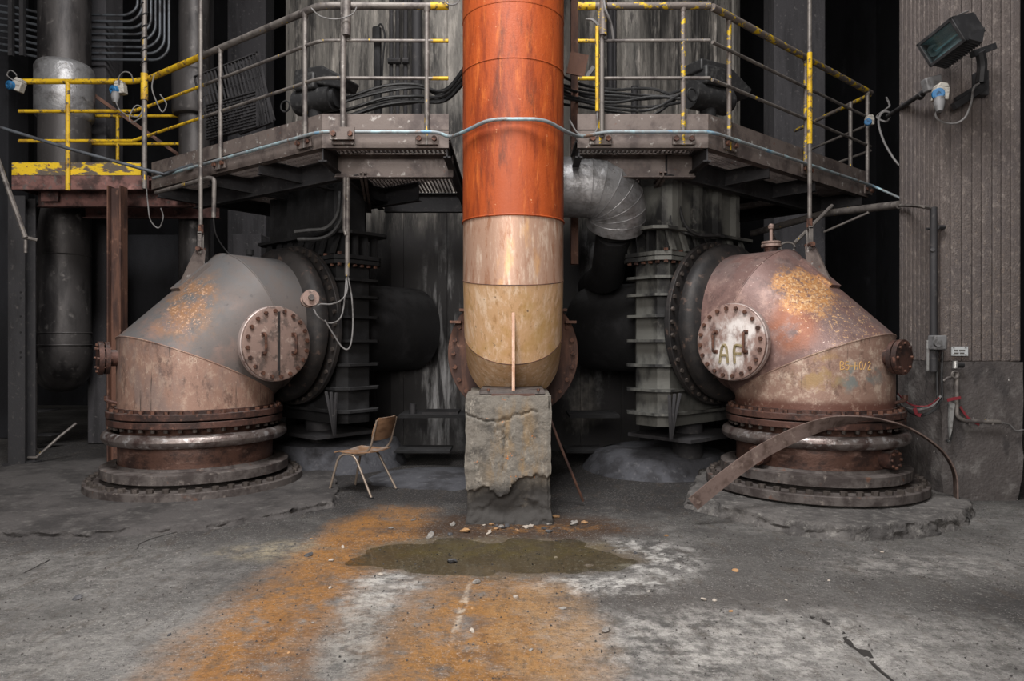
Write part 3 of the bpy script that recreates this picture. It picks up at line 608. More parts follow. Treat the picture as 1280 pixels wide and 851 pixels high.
# slab under the left elbow and plinth under the right one
def slab_poly(name, label, pts, h, mt, cell=.03, seed=0):
    pts = [V((x, y)) for x, y in pts]; out = []
    for a, c in zip(pts, pts[1:]+pts[:1]):
        n = max(1, int((c-a).length/cell))
        for k in range(n):
            p = a+(c-a)*k/n; out.append(p+V((noise.noise(V((p.x*4, p.y*4, seed))), noise.noise(V((p.x*4, p.y*4, seed+9)))))*.05+V((noise.noise(V((p.x*15, p.y*15, seed))), noise.noise(V((p.x*15, p.y*15, seed+5)))))*.022)
    c0 = sum(out, V((0, 0)))/len(out); n = len(out); b = MB()
    rings = [(-.03, -.06), (-.02, h*.12), (0, h*.3), (.004, h*.5), (.008, h*.7), (.012, h*.86), (.022, h), (.05, h+.002), (.14, h+.004)]
    for off, z in rings:
        for i, p in enumerate(out):
            d = (c0-p).normalized(); q = p+d*(off+(.03*noise.noise(V((p.x*17, p.y*17, z*40)))+.02*noise.noise(V((p.x*5, p.y*5, z*22+3))) if off < .04 else 0))
            b.v.append(V((q.x, q.y, z+(.010*noise.noise(V((p.x*13, p.y*13, seed+z*9))) if 0 < z else 0))))
    for r in range(len(rings)-1): b.f += [(r*n+i, r*n+(i+1) % n, (r+1)*n+(i+1) % n, (r+1)*n+i) for i in range(n)]
    b.f.append(tuple(range((len(rings)-1)*n, len(rings)*n)))
    return simple(name, label, 'slab', b, M[mt], ang=60)
slab_poly('floor_slab', 'raised grey floor slab with a broken edge under the dusty elbow', [(-6.2, 5.75), (-5.0, 5.62), (-3.85, 5.66), (-3.18, 5.72), (-2.6, 5.9), (-2.12, 6.3), (-1.72, 6.75), (-1.78, 7.2), (-2.2, 8.6), (-4.6, 9.6), (-6.2, 8.8)], .062, 'slab')
pl = [fl(*q) for q in ((858, 634), (900, 646), (935, 655), (990, 668), (1050, 674), (1110, 674), (1170, 668), (1208, 655), (1218, 640))]
slab_poly('round_plinth', 'chipped round concrete plinth under the rust-patched elbow', [tuple(p) for p in pl]+[(4.2, 7.0), (4.15, 7.7), (3.3, 8.5), (2.2, 8.3), (1.9, 7.4)], .115, 'chippedslab', seed=4)

# ------------------------------------------------------------------ valve bodies between elbows and tower
VX = 1.56
def valve(side, m, label):
    ys = 1 if side < 0 else -1
    th = thing('gate_valve', label, 'valve', m.translation)
    def oct_(w, d, c): return [(-d, -w+c), (-d+c, -w), (d-c, -w), (d, -w+c), (d, w-c), (d-c, w), (-d+c, w), (-d, w-c)]
    o = T(VX, 0, 0)
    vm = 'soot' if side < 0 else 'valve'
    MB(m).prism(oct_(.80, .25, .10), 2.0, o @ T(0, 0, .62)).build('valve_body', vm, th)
    for z in (.75, 1.02, 1.3, 1.58, 1.86, 2.10, 2.30): MB(m).prism(oct_(.90, .32, .12), .03, o @ T(0, 0, z)).build('stiffening_rib', vm, th)
    f = MB(m).prism(oct_(.92, .34, .13), .045, o @ T(0, 0, 2.50)).prism(oct_(.92, .34, .13), .045, o @ T(0, 0, 2.555)).build('bonnet_flange', vm, th)
    for k in range(13):
        y = -.9+k*.15
        for zz in (2.47, 2.60): place(HB['up'], 'bolt', m @ o @ T(-.30, y*.93, zz), f)
    for k in range(5): place(HB['up'], 'bolt', m @ o @ T(-.2+k*.1, -.86*ys, 2.47), f)
    MB(m).prism(oct_(.72, .24, .09), .95, o @ T(0, 0, 2.6)).build('bonnet', vm, th)
    MB(m).prism(oct_(1.0, .36, .12), .035, o @ T(0, 0, 2.84)).build('bonnet_plate', vm, th)
    for k in range(7): MB(m).bar((VX-.34, -.75+k*.25, 2.61), (VX-.26, -.75+k*.25, 2.84), .03, .08, (0, 1, 0)).build('gusset', vm, th)
    for k in range(4): MB(m).box((VX-.2+k*.14-.015, -.86 if ys > 0 else .74, 2.60), (VX-.2+k*.14+.015, -.74 if ys > 0 else .86, 2.84)).build('gusset', vm, th)
    for k in range(4): MB(m).box((VX-.32, -.6+k*.4-.04, 2.88), (VX-.24, -.6+k*.4+.04, 3.42)).build('bonnet_stay', vm, th)
    MB(m).ring(.5, .86, 1.22, 1.27, 48, frame((0, 0, zaL), (1, 0, 0))).build('counter_flange', 'soot', th)
    MB(m).disc(.58, VX+.2, 3.1, 40, frame((0, 0, zaL), (1, 0, 0))).build('outlet_pipe', 'soot', th)
    MB(m).disc(.18, .10, .70, 20, o).build('drain_leg', 'dark', th)
    MB(m).box((1.1, -.6, .44), (2.0, .6, .48)).build('foot_plate', 'dark', th)
    for x in (1.18, 1.92):
        for y in (-.52, .52): MB(m).bar((x, y, 0), (x, y, .45), .05, .05).build('foot_leg', 'dark', th)
    for k in range(3): MB(m).tube([(1.2, (-.66-.1*k)*ys, 1.0), (1.16, (-.80-.05*k)*ys, .78), (1.22, (-.80)*ys, .5)], .02, 6).build('drain_tube', 'dark', th)
    return th
mvL = T(-3.46, 7.76, .0) @ RZ(RAD(49)); mvR = T(3.08, 7.22, .05) @ RZ(RAD(131)) @ Matrix.Scale(.97, 4)
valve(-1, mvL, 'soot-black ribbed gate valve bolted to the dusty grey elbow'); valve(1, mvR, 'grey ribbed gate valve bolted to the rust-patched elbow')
# round dusty plinths behind
b = MB(T(-2.35, 9.25, 0)).lathe([(.0, .34), (.6, .335), (.80, .31), (.86, .22), (.95, .02), (.97, -.05)], 48); jitter_mesh(b, .04, 3); jitter_mesh(b, .015, 12)
simple('valve_plinth', 'blue-grey dust-covered round plinth behind the dusty elbow', 'plinth', b, M['plinth'])
b = MB(T(1.85, 8.9, 0)).lathe([(.0, .26), (.6, .25), (.8, .2), (.95, .02), (.97, -.05)], 48); jitter_mesh(b, .04, 3)
simple('valve_plinth', 'dark round plinth in the shadow behind the rust-patched elbow', 'plinth', b, M['plinth'])

# ------------------------------------------------------------------ lagged pipe
LG = thing('lagged_pipe', 'dented aluminium-clad pipe bend beside the orange pipe', 'pipe', P(755, 235, 7.6))
a = P(690, 234, 7.6); c = P(736, 234, 7.6); R_ = .322
pts = [a, V((c.x-.02, c.y, c.z))]
dirn = V((-.05, .60, -.80)).normalized()
cen = c+dirn*.345
bend = [cen+(-dirn*cos(t)+V((1, 0, 0))*sin(t))*.345 for t in [RAD(x) for x in range(0, 91, 15)]]
path = [a]+bend+[bend[-1]+dirn*.12]
full = MB().tube(path, R_, 40, False)
cuts = list(range(len(path)))
for i in range(len(path)-1):
    q = MB(); q.v = full.v[i*40:(i+2)*40]; q.f = [(k, (k+1) % 40, 40+(k+1) % 40, 40+k) for k in range(40)]; q.build('cladding_segment', 'lag', LG)
    if i: MB().tube(full.v[i*40:(i+1)*40]+full.v[i*40:i*40+2], .006, 6, False).build('lap_joint', 'lag', LG)
MB().tube([path[-1], path[-1]+dirn*.10], .20, 24).build('inner_pipe', 'soot', LG)
MB().tube([path[-1]+dirn*.1, V((path[-1].x, 8.5, path[-1].z-.5)), V((path[-1].x, 10.25, path[-1].z-.5))], .20, 20).build('inner_run', 'soot', LG)

# ------------------------------------------------------------------ platforms and railings
ZT0, ZT1, ZF0, ZF1 = 3.665, 3.82, 3.486, 3.652
def platform(sx, C_, E_, x0, label):
    th = thing('walkway_platform', label, 'platform', (C_[0], C_[1], ZF0))
    C, E = V((*C_, 0)), V((*E_, 0)); A0 = V((x0, C.y, 0)); u = (E-C).normalized(); nrm = V((-u.y, u.x, 0)); nrm = nrm if nrm.y > 0 else -nrm
    z = lambda p, h: V((p.x, p.y, h))
    for a, c_ in ((A0, C), (C, E)):
        out = V((0, -1, 0)) if a is A0 else -nrm
        MB().bar(z(a, (ZF0+ZF1)/2), z(c_, (ZF0+ZF1)/2), .012, ZF1-ZF0).build('fascia_channel', 'deck', th)
        for h in (ZF0+.006, ZF1-.006):
            MB().bar(z(a-out*.04, h), z(c_-out*.04, h), .09, .012).build('channel_lip', 'deck', th)
        MB().bar(z(a, (ZT0+ZT1)/2), z(c_, (ZT0+ZT1)/2), .010, ZT1-ZT0).build('toe_board', 'deck', th)
    inn = [V((x0, 9.55, 0)), V((sx*1.62, 9.55, 0)), E+nrm*2.0]
    # grating bars: across the straight part, then across the slanting one
    b = MB(); n = int(abs(C.x-x0)/.045)
    for k in range(n+1):
        x = x0+(C.x-x0)*k/n; b.box((x-.004, C.y+.03, 3.575), (x+.004, 9.5, 3.615))
    for k in range(26): b.box((min(x0, C.x), C.y+.06+k*.1, 3.60), (max(x0, C.x), C.y+.066+k*.1, 3.607))
    b.build('straight_grating', 'deck', th, kind='stuff')
    b = MB(); Ln = (E-C).length; n = int(Ln/.045)
    for k in range(n+1):
        p = C+u*(Ln*k/n); t0 = .03; t1 = 2.0
        b.bar(z(p+nrm*t0, 3.595), z(p+nrm*t1, 3.595), .008, .04)
    for k in range(18): b.bar(z(C+nrm*(.06+k*.11), 3.603), z(E+nrm*(.06+k*.11), 3.603), .007, .007)
    b.build('slanting_grating', 'deck', th, kind='stuff')
    # joists below
    def ibeam(a, c_, h0, h1, w, nm='joist', mt='dark'):
        b = MB(); b.bar(z(a, (h0+h1)/2), z(c_, (h0+h1)/2), .012, h1-h0)
        for h in (h0+.006, h1-.006): b.bar(z(a, h), z(c_, h), w, .012)
        return b.build(nm, mt, th)
    ibeam(V((x0-.0*sx, 7.42, 0)), V((C.x, 7.42, 0)), 3.31, 3.56, .10, mt='deck')
    ibeam(V((x0, 9.4, 0)), V((sx*1.7, 9.4, 0)), 3.31, 3.56, .10)
    ibeam(C+nrm*.58+u*.1, E+nrm*.58, 3.33, 3.56, .10); ibeam(C+nrm*1.9+u*.5, E+nrm*1.9, 3.33, 3.56, .1)
    ibeam(C+V((0, .02, 0)), C+V((sx*-.1, 2.6, 0)), 3.36, 3.55, .08)
    for k in (.33, .62, .97): ibeam(C+u*Ln*k+nrm*.03, C+u*Ln*k+nrm*1.95, 3.38, 3.55, .07)
    ibeam(V((x0+sx*.02, C.y+.03, 0)), V((x0+sx*.02, 9.5, 0)), 3.40, 3.56, .07)
    ibeam(C+nrm*.55+u*.02, C+nrm*2.0+u*1.5, 3.30, 3.36, .07, 'bracing', 'deck'); 
    MB().bar(z(E+nrm*.0, 3.58), z(E+nrm*2, 3.58), .012, .17).build('end_channel', 'deck', th)
    return th, C, E, u, nrm
plL = platform(-1, (-1.86, 6.9), (-4.5, 8.8), -.62, 'grey steel walkway platform to the left of the orange pipe')
plR = platform(1, (1.92, 6.9), (4.7, 9.3), .64, 'grey steel walkway platform to the right of the orange pipe')
def railing(sx, pl, x0, label, posts, ks, zt=4.86, r_top=.036, split=None):
    th, C, E, u, nrm = pl
    rl = thing('guard_railing', label, 'railing', (C.x, C.y, ZF0))
    z = lambda p, h: V((p.x, p.y, h)); off = .035
    Co = C+V((0, -off, 0))-nrm*off*.4; Eo = E-nrm*off; Ao = V((x0, C.y-off, 0))
    Ln = (Eo-Co).length
    def post(p, mt, outd, top=zt-.03):
        q = MB().tube([z(p, ZF0+.02), z(p, top)], .024, 12).tube([z(p, top-.03), z(p, top+.02)], [.026, .04], 12).build('post', mt, rl)
        m = frame(z(p, ZF0+.075), outd, (0, 0, 1))
        MB(m).box((-.055, -.11, .0), (.055, .11, .02)).build('foot_plate', 'deck', q, bevel=.004)
        for s in (-1, 1): place(HB['up'], 'bolt', m @ T(0, s*.075, .02), q)
    for x, mt in posts: post(V((x, C.y-off, 0)), mt, V((0, -1, 0)))
    for k, mt in ks: post(Co+u*Ln*k, mt, -nrm)
    for h, r, nm in ((zt, r_top, 'top_rail'), (4.52, .017, 'middle_rail'), (4.155, .017, 'lower_rail')):
        mt = {'top_rail': 'yellowhalf'}.get(nm, 'tube') if sx > 0 else 'tube'
        a, c_, e = z(Ao, h), z(Co, h), z(Eo, h)
        if sx > 0:
            MB().tube([a, c_], r, 12).build(nm, mt, rl); MB().tube([c_+V((.02, -.01, -.02)), e], r, 12).build(nm, mt, rl)
        else:
            mid = c_+(e-c_)*(split or .78)
            MB().tube(fillet([a, c_, mid], .12), r, 12).build(nm, 'tube', rl); MB().tube([mid, e], r*1.02, 12).build(nm, 'yellow', rl)
        MB().tube([a+V((-sx*.0, 0, 0)), a+V((sx*.17, 0, 0))], r*1.08, 12).build('painted_rail_end', 'yellow', rl)
    return rl, Co, Eo, u, nrm
rlL = railing(-1, plL, -.62, 'grey guard railing with yellow far end on the left walkway', [(-.83, 'tube'), (-1.645, 'tube')], [(.07, 'tube'), (.52, 'tube')], split=.62)
rlR = railing(1, plR, .64, 'flaked yellow and grey guard railing on the right walkway', [(1.67, 'yellowhalf'), (.86, 'yellowhalf')], [(.09, 'yellowhalf'), (.52, 'yellowhalf'), (.97, 'tube')])
# end return of the right railing
E2 = rlR[2]; back = E2+V((-.35, 1.6, 0))
for h, r in ((4.84, .026), (4.45, .018), (4.10, .018)): MB().tube([V((E2.x, E2.y, h)), V((back.x, back.y, h))], r, 10).build('return_rail', 'yellowhalf' if h > 4.6 else 'tube', rlR[0])
MB().tube([(E2.x-.12, E2.y+.3, 3.6), (E2.x-.12, E2.y+.3, 4.84)], .026, 10).build('post', 'tube', rlR[0])

# yellow landing further left
YL = thing('landing_platform', 'yellow-edged landing with red-brown beams at the left', 'platform', (-5.4, 8.9, 3.5))
yy = 8.95
xa, xb = P(15, 0, yy).x, P(176, 0, yy).x
MB().box((xa, yy-.006, 3.70), (xb, yy+.006, 3.86)).build('toe_board', 'yellowtoe', YL)
MB().box((xa, yy-.006, 3.52), (xb+.1, yy+.006, 3.695)).box((xa, yy, 3.52), (xb+.1, yy+.08, 3.532)).box((xa, yy, 3.683), (xb+.1, yy+.08, 3.695)).build('edge_channel', 'redbrown', YL)
MB().box((xa, yy+.02, 3.64), (xb+.3, yy+1.9, 3.66)).build('floor_plate', 'redbrown', YL)
for y_ in (yy+.35, yy+1.2):
    MB().box((xa+.1, y_-.006, 3.36), (xb+.5, y_+.006, 3.63)).box((xa+.1, y_-.05, 3.36), (xb+.5, y_+.05, 3.372)).build('cross_beam', 'redbrown', YL)
MB().box((xa, yy, 3.54), (xa+.012, yy+1.9, 3.7)).build('end_channel', 'redbrown', YL)
MB().box((xa+.2, yy+.25, 3.42), (xa+.42, yy+.27, 3.55)).build('name_plate', 'redbrown', YL)
YR = thing('guard_railing', 'bright yellow tube railing around the left landing', 'railing', (-5.4, 8.9, 3.6))
xr = P(168, 0, yy).x; xl = P(16, 0, yy).x
zr = {h: P(0, h, yy).z for h in (103, 140, 177)}
for h, r in ((103, .034), (140, .022), (177, .022)): MB().tube([(xl+.1, yy-.03, zr[h]), (xr, yy-.03, zr[h]), (rlL[2].x, rlL[2].y, {103: 4.86, 140: 4.52, 177: 4.155}[h])], r, 12).build('rail', 'yellow', YR)
xp = P(87, 0, yy).x; MB().tube([(xp, yy-.035, 3.5), (xp, yy-.035, zr[103])], .028, 12).build('post', 'yellow', YR)
for h in (143, 178): MB().tube([P(100, h+2, 10.6), P(255, h+2, 10.6)], .022, 10).build('rear_rail', 'yellow', YR)
p0 = P(147, 205, 10.6); MB().tube([p0, P(147, 143, 10.6)], .024, 10).build('rear_post', 'yellow', YR)
# tall tube standing at the corner, its sleeve and wound cable
CP = thing('tall_corner_tube', 'tall grey tube with yellow sleeve where landing and left walkway meet', 'pole', P(181, 236, 8.75))
c = P(180.5, 236, 8.75); MB().tube([c, V((c.x, c.y, 9.5))], .031, 12).build('tube', 'tube', CP)
MB().tube([V((c.x, c.y, P(0, 125, 8.75).z)), V((c.x, c.y, P(0, 92, 8.75).z))], .042, 12).build('sleeve', 'yellow', CP)
MB().tube([V((c.x+.04*cos(t*1.1), c.y+.04*sin(t*1.1), P(0, 90-t*2.6, 8.75).z)) for t in range(34)], .009, 6).build('wound_cable', 'cable', CP)

# conduits that run to the roof by the railings
def pole(name, label, px, py0, d, r, mt='tube', extra=None, cat='pole'):
    c = P(px, py0, d); th = thing(name, label, cat, c)
    MB().tube([c, V((c.x, c.y, 9.6))], r, 12).build('tube', mt, th)
    if extra: extra(th, c)
    return th
def exA(th, c):
    MB().tube([V((c.x+.03, c.y, P(0, 45, c.y).z)), V((c.x+.03, c.y, 9.5))], .045, 12).build('sleeve', 'tube', th)
    m = frame(V((c.x, c.y-.03, c.z+.02)), (0, -1, 0), (0, 0, 1)); MB(m).box((-.05, -.12, 0), (.07, .12, .02)).build('foot_plate', 'deck', th)
    for s in (-1, 1): place(HB['up'], 'bolt', m @ T(0, s*.08, .02), th)
pole('standing_conduit', 'grey conduit standing between the posts of the left walkway railing', 429, 172, 6.82, .028, 'tube', exA)
def exB(th, c):
    MB().tube([V((c.x+.01, c.y-.02, P(0, 45, c.y).z)), V((c.x+.01, c.y-.02, P(0, 2, c.y).z))], .036, 12).build('sleeve', 'yellowhalf', th)
    MB().tube([V((c.x-.05, c.y-.02, P(0, 140, c.y).z)), V((c.x-.05, c.y-.02, P(0, 34, c.y).z))], .017, 10).build('yellow_conduit', 'yellow', th)
    MB().tube(spline([V((c.x-.05, c.y-.02, P(0, 140, c.y).z)), P(746, 162, 6.8), P(735, 170, 6.82), P(722, 166, 6.84), P(712, 150, 6.9)]), .008, 6).build('hanging_lead', 'wire', th)
pole('standing_conduit', 'grey conduit with yellow sleeve at the inner end of the right walkway', 752.5, 172, 6.82, .022, 'tube', exB)

# hanger rods with clevis
def hanger(label, top, lug, paint):
    th = thing('hanger_rod', label, 'rod', lug)
    x, y, z = lug
    MB().tube([(x, y, z+.27), (x, y, 9.6)], .022, 10).build('rod', 'tube', th)
    if paint: MB().tube([(x, y, P(0, 180, y).z), (x, y, P(0, 66, y).z)], .026, 10).build('painted_length', 'yellow', th)
    b = MB()
    for s in (-1, 1): b.box((x-.022, y+s*.03-.007, z-.03), (x+.022, y+s*.03+.007, z+.20))
    b.box((x-.022, y-.037, z+.18), (x+.022, y+.037, z+.21)); b.build('clevis', 'tube', th, bevel=.004)
    MB().tube([(x, y-.08, z+.02), (x, y+.08, z+.02)], .026, 8).build('pin', 'bolt', th)
    MB().tube([(x, y, z+.20), (x, y, z+.29)], .03, 6).build('lock_nut', 'bolt', th)
hanger('dark steel hanger rod rising from the dusty elbow past the left walkway', None, topL, False)
hanger('part yellow hanger rod rising from the rust-patched elbow past the right walkway', None, topR, True)

# blue conduit looped round the orange pipe
cz = 3.615
pts = [V((rlL[2].x+.1, rlL[2].y-.1, cz-.02)), rlL[1]+V((-.0, -.05, cz)), V((-.72, 6.80, cz)), P(562, 172, 6.7), P(580, 165, 6.42), P(612, 149, 6.2), P(680, 149, 6.2), P(708, 165, 6.42), P(726, 172, 6.7), V((.9, 6.80, cz)), rlR[1]+V((0, -.05, cz)), V((rlR[2].x, rlR[2].y-.08, cz)), P(1128, 249, 8.9)]
simple('loop_conduit', 'thin pale blue conduit running along both walkways and around the orange pipe', 'conduit', MB().tube(fillet(pts, .12), .017, 10), M['conduit'])
simple('sagging_conduit', 'dull blue-grey tube slanting down across the yellow landing', 'conduit', MB().tube([P(-20, 153, 8.4), P(90, 187, 8.4), P(185, 213, 8.4), P(205, 218, 8.45), P(240, 206, 8.2)], .02, 10), M['steelblue'])

# ------------------------------------------------------------------ columns, posts and stacks at the left
def column(label, px0, px1, d, depth=.5, z1=10.4, mt='column', z0=0):
    b = MB().box((P(px0, 0, d).x, d, z0), (P(px1, 0, d).x, d+depth, z1)); return simple('concrete_column', label, 'column', b, M[mt], 'background columns', bevel=.02)
column('slim grey concrete column just right of the big vertical duct', 109, 132, 10.9)
column('grey concrete column half hidden behind the left hanger rod', 224, 252, 11.6)
column('violet-grey concrete column above the crest of the dusty elbow', 290, 326, 11.2, z1=3.3)
column('tall dim concrete column behind the right walkway railing', 968, 1032, 11.4)
column('dim concrete column seen behind the leaning gratings', 284, 332, 13.2, z1=10.4, z0=0)
column('dark column at the far left edge', -14, 10, 11.5, mt='wall')
GC = thing('steel_column', 'grey steel column standing at the left edge of the slab', 'column', P(20, 580, 9.0))
x0, x1 = P(10, 0, 9.0).x, P(31, 0, 9.0).x
MB().box((x0, 9.0, 0), (x1, 9.012, 3.45)).box((x0, 9.2, 0), (x1, 9.212, 3.45)).box(((x0+x1)/2-.006, 9.012, 0), ((x0+x1)/2+.006, 9.2, 3.45)).build('section', 'dark', GC)
MB().box((x0-.05, 8.95, 0), (x1+.05, 9.26, .03)).build('foot_plate', 'dark', GC)
b = MB()
for py in (365, 372, 395, 415, 440, 446):
    b.disc(.012, 0, .006, 8, frame(P(26, py, 8.998), (0, -1, 0)))
b.build('bolt_hole_row', 'soot', GC)
BP = thing('steel_post', 'brown rusted H-section post holding up the yellow landing', 'post', P(143, 590, 8.72))
x0, x1 = P(135.5, 0, 8.72).x, P(151, 0, 8.72).x
for x in (x0, x1): MB().box((x-.008, 8.70, 0), (x+.008, 8.86, P(0, 232, 8.72).z)).build('post_leg', 'rail', BP)
MB().box((x0, 8.775, 0), (x1, 8.787, P(0, 234, 8.72).z)).build('web', 'rail', BP)
MB().box((x0-.05, 8.66, 0), (x1+.05, 8.9, .02)).build('foot_plate', 'rail', BP)
def duct(label, px, d, r, sleeve, bot, mt='dark', elbow_=False):
    c = P(px, 400, d); th = thing('vertical_duct', label, 'duct', (c.x, c.y, P(0, bot, d).z))
    zb = P(0, bot, d).z
    pts = [V((c.x, c.y, 10.4)), V((c.x, c.y, zb+.45 if elbow_ else zb))]
    MB().tube(pts, r, 40).build('shell', mt, th)
    if elbow_:
        q = [V((c.x, c.y, zb+.45)), V((c.x, c.y, zb+.28)), V((c.x-.05, c.y+.12, zb+.05)), V((c.x-.18, c.y+.30, zb-.08)), V((c.x-.6, c.y+.8, zb-.12))]
        MB().tube(fillet(q, .15, 2), r*1.01, 40).build('lower_bend', mt, th)
        for z in (zb+.45, zb+.28): MB().torus(r*1.01, .012, 40, 6, T(c.x, c.y, z)).build('band', mt, th)
    s0, s1, k = sleeve
    z0, z1 = P(0, s1, d).z, P(0, s0, d).z
    MB(T(c.x, c.y, 0)).lathe([(r, z0-.06), (r*k*.93, z0-.04), (r*k, z0), (r*k, z1), (r*k*.93, z1+.05), (r, z1+.07)], 40).build('sleeve', 'lag' if elbow_ else mt, th)
    if elbow_:
        MB(T(c.x, c.y, 0)).torus(r, .012, 40, 6, T(0, 0, P(0, 320, d).z)).build('band', mt, th); MB().tube([(c.x-r-.02, c.y-.1, 0), (c.x-r-.02, c.y-.1, 3.4)], .02, 8).build('downpipe', mt, th)
    return th
M['duct'] = mat('grey_sheet_duct', (.07, .065, .065), [dict(c=(.025, .023, .024), s=(3, 3, .8), lo=.45, hi=.64), dict(c=(.16, .15, .145), s=8, lo=.56, hi=.76)], .5, .4, .1)
duct('big vertical sheet-metal duct with a bright sleeve and bent foot', 81, 10.2, .335, (88, 146, 1.14), 455, 'duct', True)
duct('grey vertical duct with a wider sleeve behind the left hanger rod', 243, 10.6, .215, (96, 142, 1.45), 600, 'duct')
for k in range(8):      # parallel tubes bent upward on the far wall
    d = 10.78; y = 19+k*8.0; x = 172+k*5.6
    pts = [P(-15, y-14, d), P(22, y-9, d), P(60, y-1, d), P(x-12, y, d), P(x, y-12 if k else y-9, d), P(x, -30, d)]
    simple('wall_tube', ('topmost', 'second', 'third', 'fourth', 'fifth', 'sixth', 'seventh', 'lowest')[k]+' bent tube, counted from the top, of the bank above the yellow railing', 'tube', MB().tube(fillet(pts, .12, 4), .020, 8), M['steelblue'], 'tube bank on the far wall')
for px in (28, 24): simple('tube_clip_bar', 'dark upright bar clamping the tube bank left of the duct' if px == 28 else 'second dark upright bar clamping the tube bank at the left edge', 'bar', MB().bar(P(px-(0 if px == 28 else 10), 70, 10.7), P(px-(0 if px == 28 else 10), -40, 10.7), .06, .06, (0, 1, 0)), M['dark'])
# struts behind the duct and at the far left
simple('brace_rod', 'grey strut slanting down beside the steel column at the left', 'rod', MB().tube([P(-4, 196, 8.6), P(32, 297, 8.6)], .028, 8).tube([P(28, 296, 8.6), P(46, 300, 8.7)], .022, 8).tube([P(32, 300, 8.6), P(32, 316, 8.6)], .02, 8), M['tube'])
simple('brace_rod', 'thin dark brace crossing behind the yellow railing', 'rod', MB().bar(P(95, 103, 10.4), P(225, 195, 10.8), .05, .05), M['rail'])
simple('brace_rod', 'dark parallel braces behind the steel column', 'rod', MB().bar(P(52, 232, 9.4), P(30, 360, 9.4), .04, .04), M['dark'])
simple('handled_lever', 'grey lever lying against the foot of the big duct', 'lever', MB().tube([P(45, 572, 9.2), P(75, 545, 9.3), P(95, 529, 9.5)], .018, 8).tube([P(45, 572, 9.2), P(35, 572, 9.2)], .02, 8), M['tube'])
ST = thing('low_trestle', 'small dusty trestle under the bend of the big duct', 'trestle', P(55, 560, 10.3))
MB().box(tuple(P(32, 515, 10.3)), tuple(P(76, 510, 10.7))).build('top_plate', 'dark', ST)
for px in (42, 66): MB().bar(P(px, 514, 10.4), P(px, 541, 10.4), .06, .06).build('leg', 'dark', ST)
MB().box(tuple(P(30, 545, 10.3)), tuple(P(80, 541, 10.6))).build('lower_plate', 'dark', ST)
for k, px in enumerate((42, 66)): MB().bar(P(px, 545, 10.4), V((P(px, 545, 10.4).x, 10.4, 0)), .05, .05).build('lower_leg', 'dark', ST)
simple('dark_wall_panel', 'sooty panel standing behind the brown post', 'panel', subdiv_box((P(152, 0, 12).x, 12, 0), (P(224, 0, 12).x, 12.2, 3.4), (6, 1, 6)), M['wall'])

# ------------------------------------------------------------------ leaning gratings on the left walkway
def grate(label, pl, pr_, ptl, n, mbar=6):      # lower left, lower right, upper left corners
    a, b_, c = V(pl), V(pr_), V(ptl); th = thing('leaning_grating', label, 'grating', a, 'leaning gratings')
    d = c-a; e = b_-a; nn = e.cross(d).normalized()
    for p, q in ((a, b_), (a, c), (c, c+e), (b_, b_+d)): MB().bar(p, q, .012, .03, nn).build('frame_bar', 'dark', th)
    g = MB()
    for k in range(1, n): g.bar(a+e*k/n, a+e*k/n+d, .010, .022, nn)
    for k in range(1, mbar): g.bar(a+d*k/mbar, a+d*k/mbar+e, .006, .006, nn)
    g.build('grating_bars', 'dark', th, kind='stuff')
gA = P(262, 180, 8.6); gB = P(352, 156, 8.15)
grate('large steel grating leaning behind two others on the left walkway', P(262, 176, 8.75), P(343, 150, 8.3), P(243, 96, 9.0), 18)
grate('narrow steel grating leaning at the right of the grating stack', P(300, 168, 8.6), P(340, 153, 8.25), P(285, 82, 8.9), 12)
grate('small grating with level bars leaning in front of the stack', P(258, 174, 8.45), P(258, 132, 8.55), P(322, 158, 8.05), 11, 4)

# ------------------------------------------------------------------ machines and cables on the walkways
def actuator(label, m):
    th = thing('valve_actuator', label, 'actuator', m.translation)
    MB(m).disc(.17, -.30, .30, 24, frame((0, 0, .35), (1, 0, 0))).build('motor', 'cable', th)
    MB(m).disc(.13, .28, .36, 24, frame((0, 0, .35), (1, 0, 0))).build('end_cap', 'soot', th)
    MB(m).box((-.22, -.2, .45), (.12, .2, .68)).build('gearbox', 'cable', th, bevel=.03)
    MB(m).prism([(-.25, 0), (.55, -.22), (.62, -.1), (.2, .14), (-.25, .14)], .3, frame((0, .15, .62), (0, -1, 0), (1, 0, 0))).build('cover', 'cable', th, bevel=.02)
    MB(m).torus(.075, .012, 20, 6, frame((-.4, -.15, .28), (0, 1, 0))).build('hand_wheel', 'soot', th)
    MB(m).disc(.10, 0, .3, 16).build('stem_housing', 'soot', th)
    MB(m).disc(.05, .66, .74, 12, T(-.15, -.05, 0)).build('cap', 'soot', th)
actuator('black motor actuator behind the left walkway railing', T(*P(395, 158, 8.2)) @ RZ(-.4) @ Matrix.Scale(.85, 4))
actuator('grey-black motor actuator behind the right walkway railing', T(*P(885, 158, 7.9)) @ RZ(.5) @ Matrix.Scale(.9, 4))
random.seed(3)
for k in range(9):       # cable bundle, left
    y = 128+random.uniform(-14, 10); d = 8.6+random.uniform(-.3, .3)
    pts = [P(385+random.uniform(-6, 10), 150+random.uniform(-20, 5), d), P(430, y+8, d), P(480, y-6+random.uniform(-4, 4), d), P(520, y-10, d), P(556, 112+k*1.8, d-.2), P(585, 78+k*2.5, d-.5)]
    simple('power_cable', 'black cable of the bundle swept up behind the left walkway', 'cable', MB().tube(spline(pts, 5), .017, 7), M['cable'], 'left cable bundle')
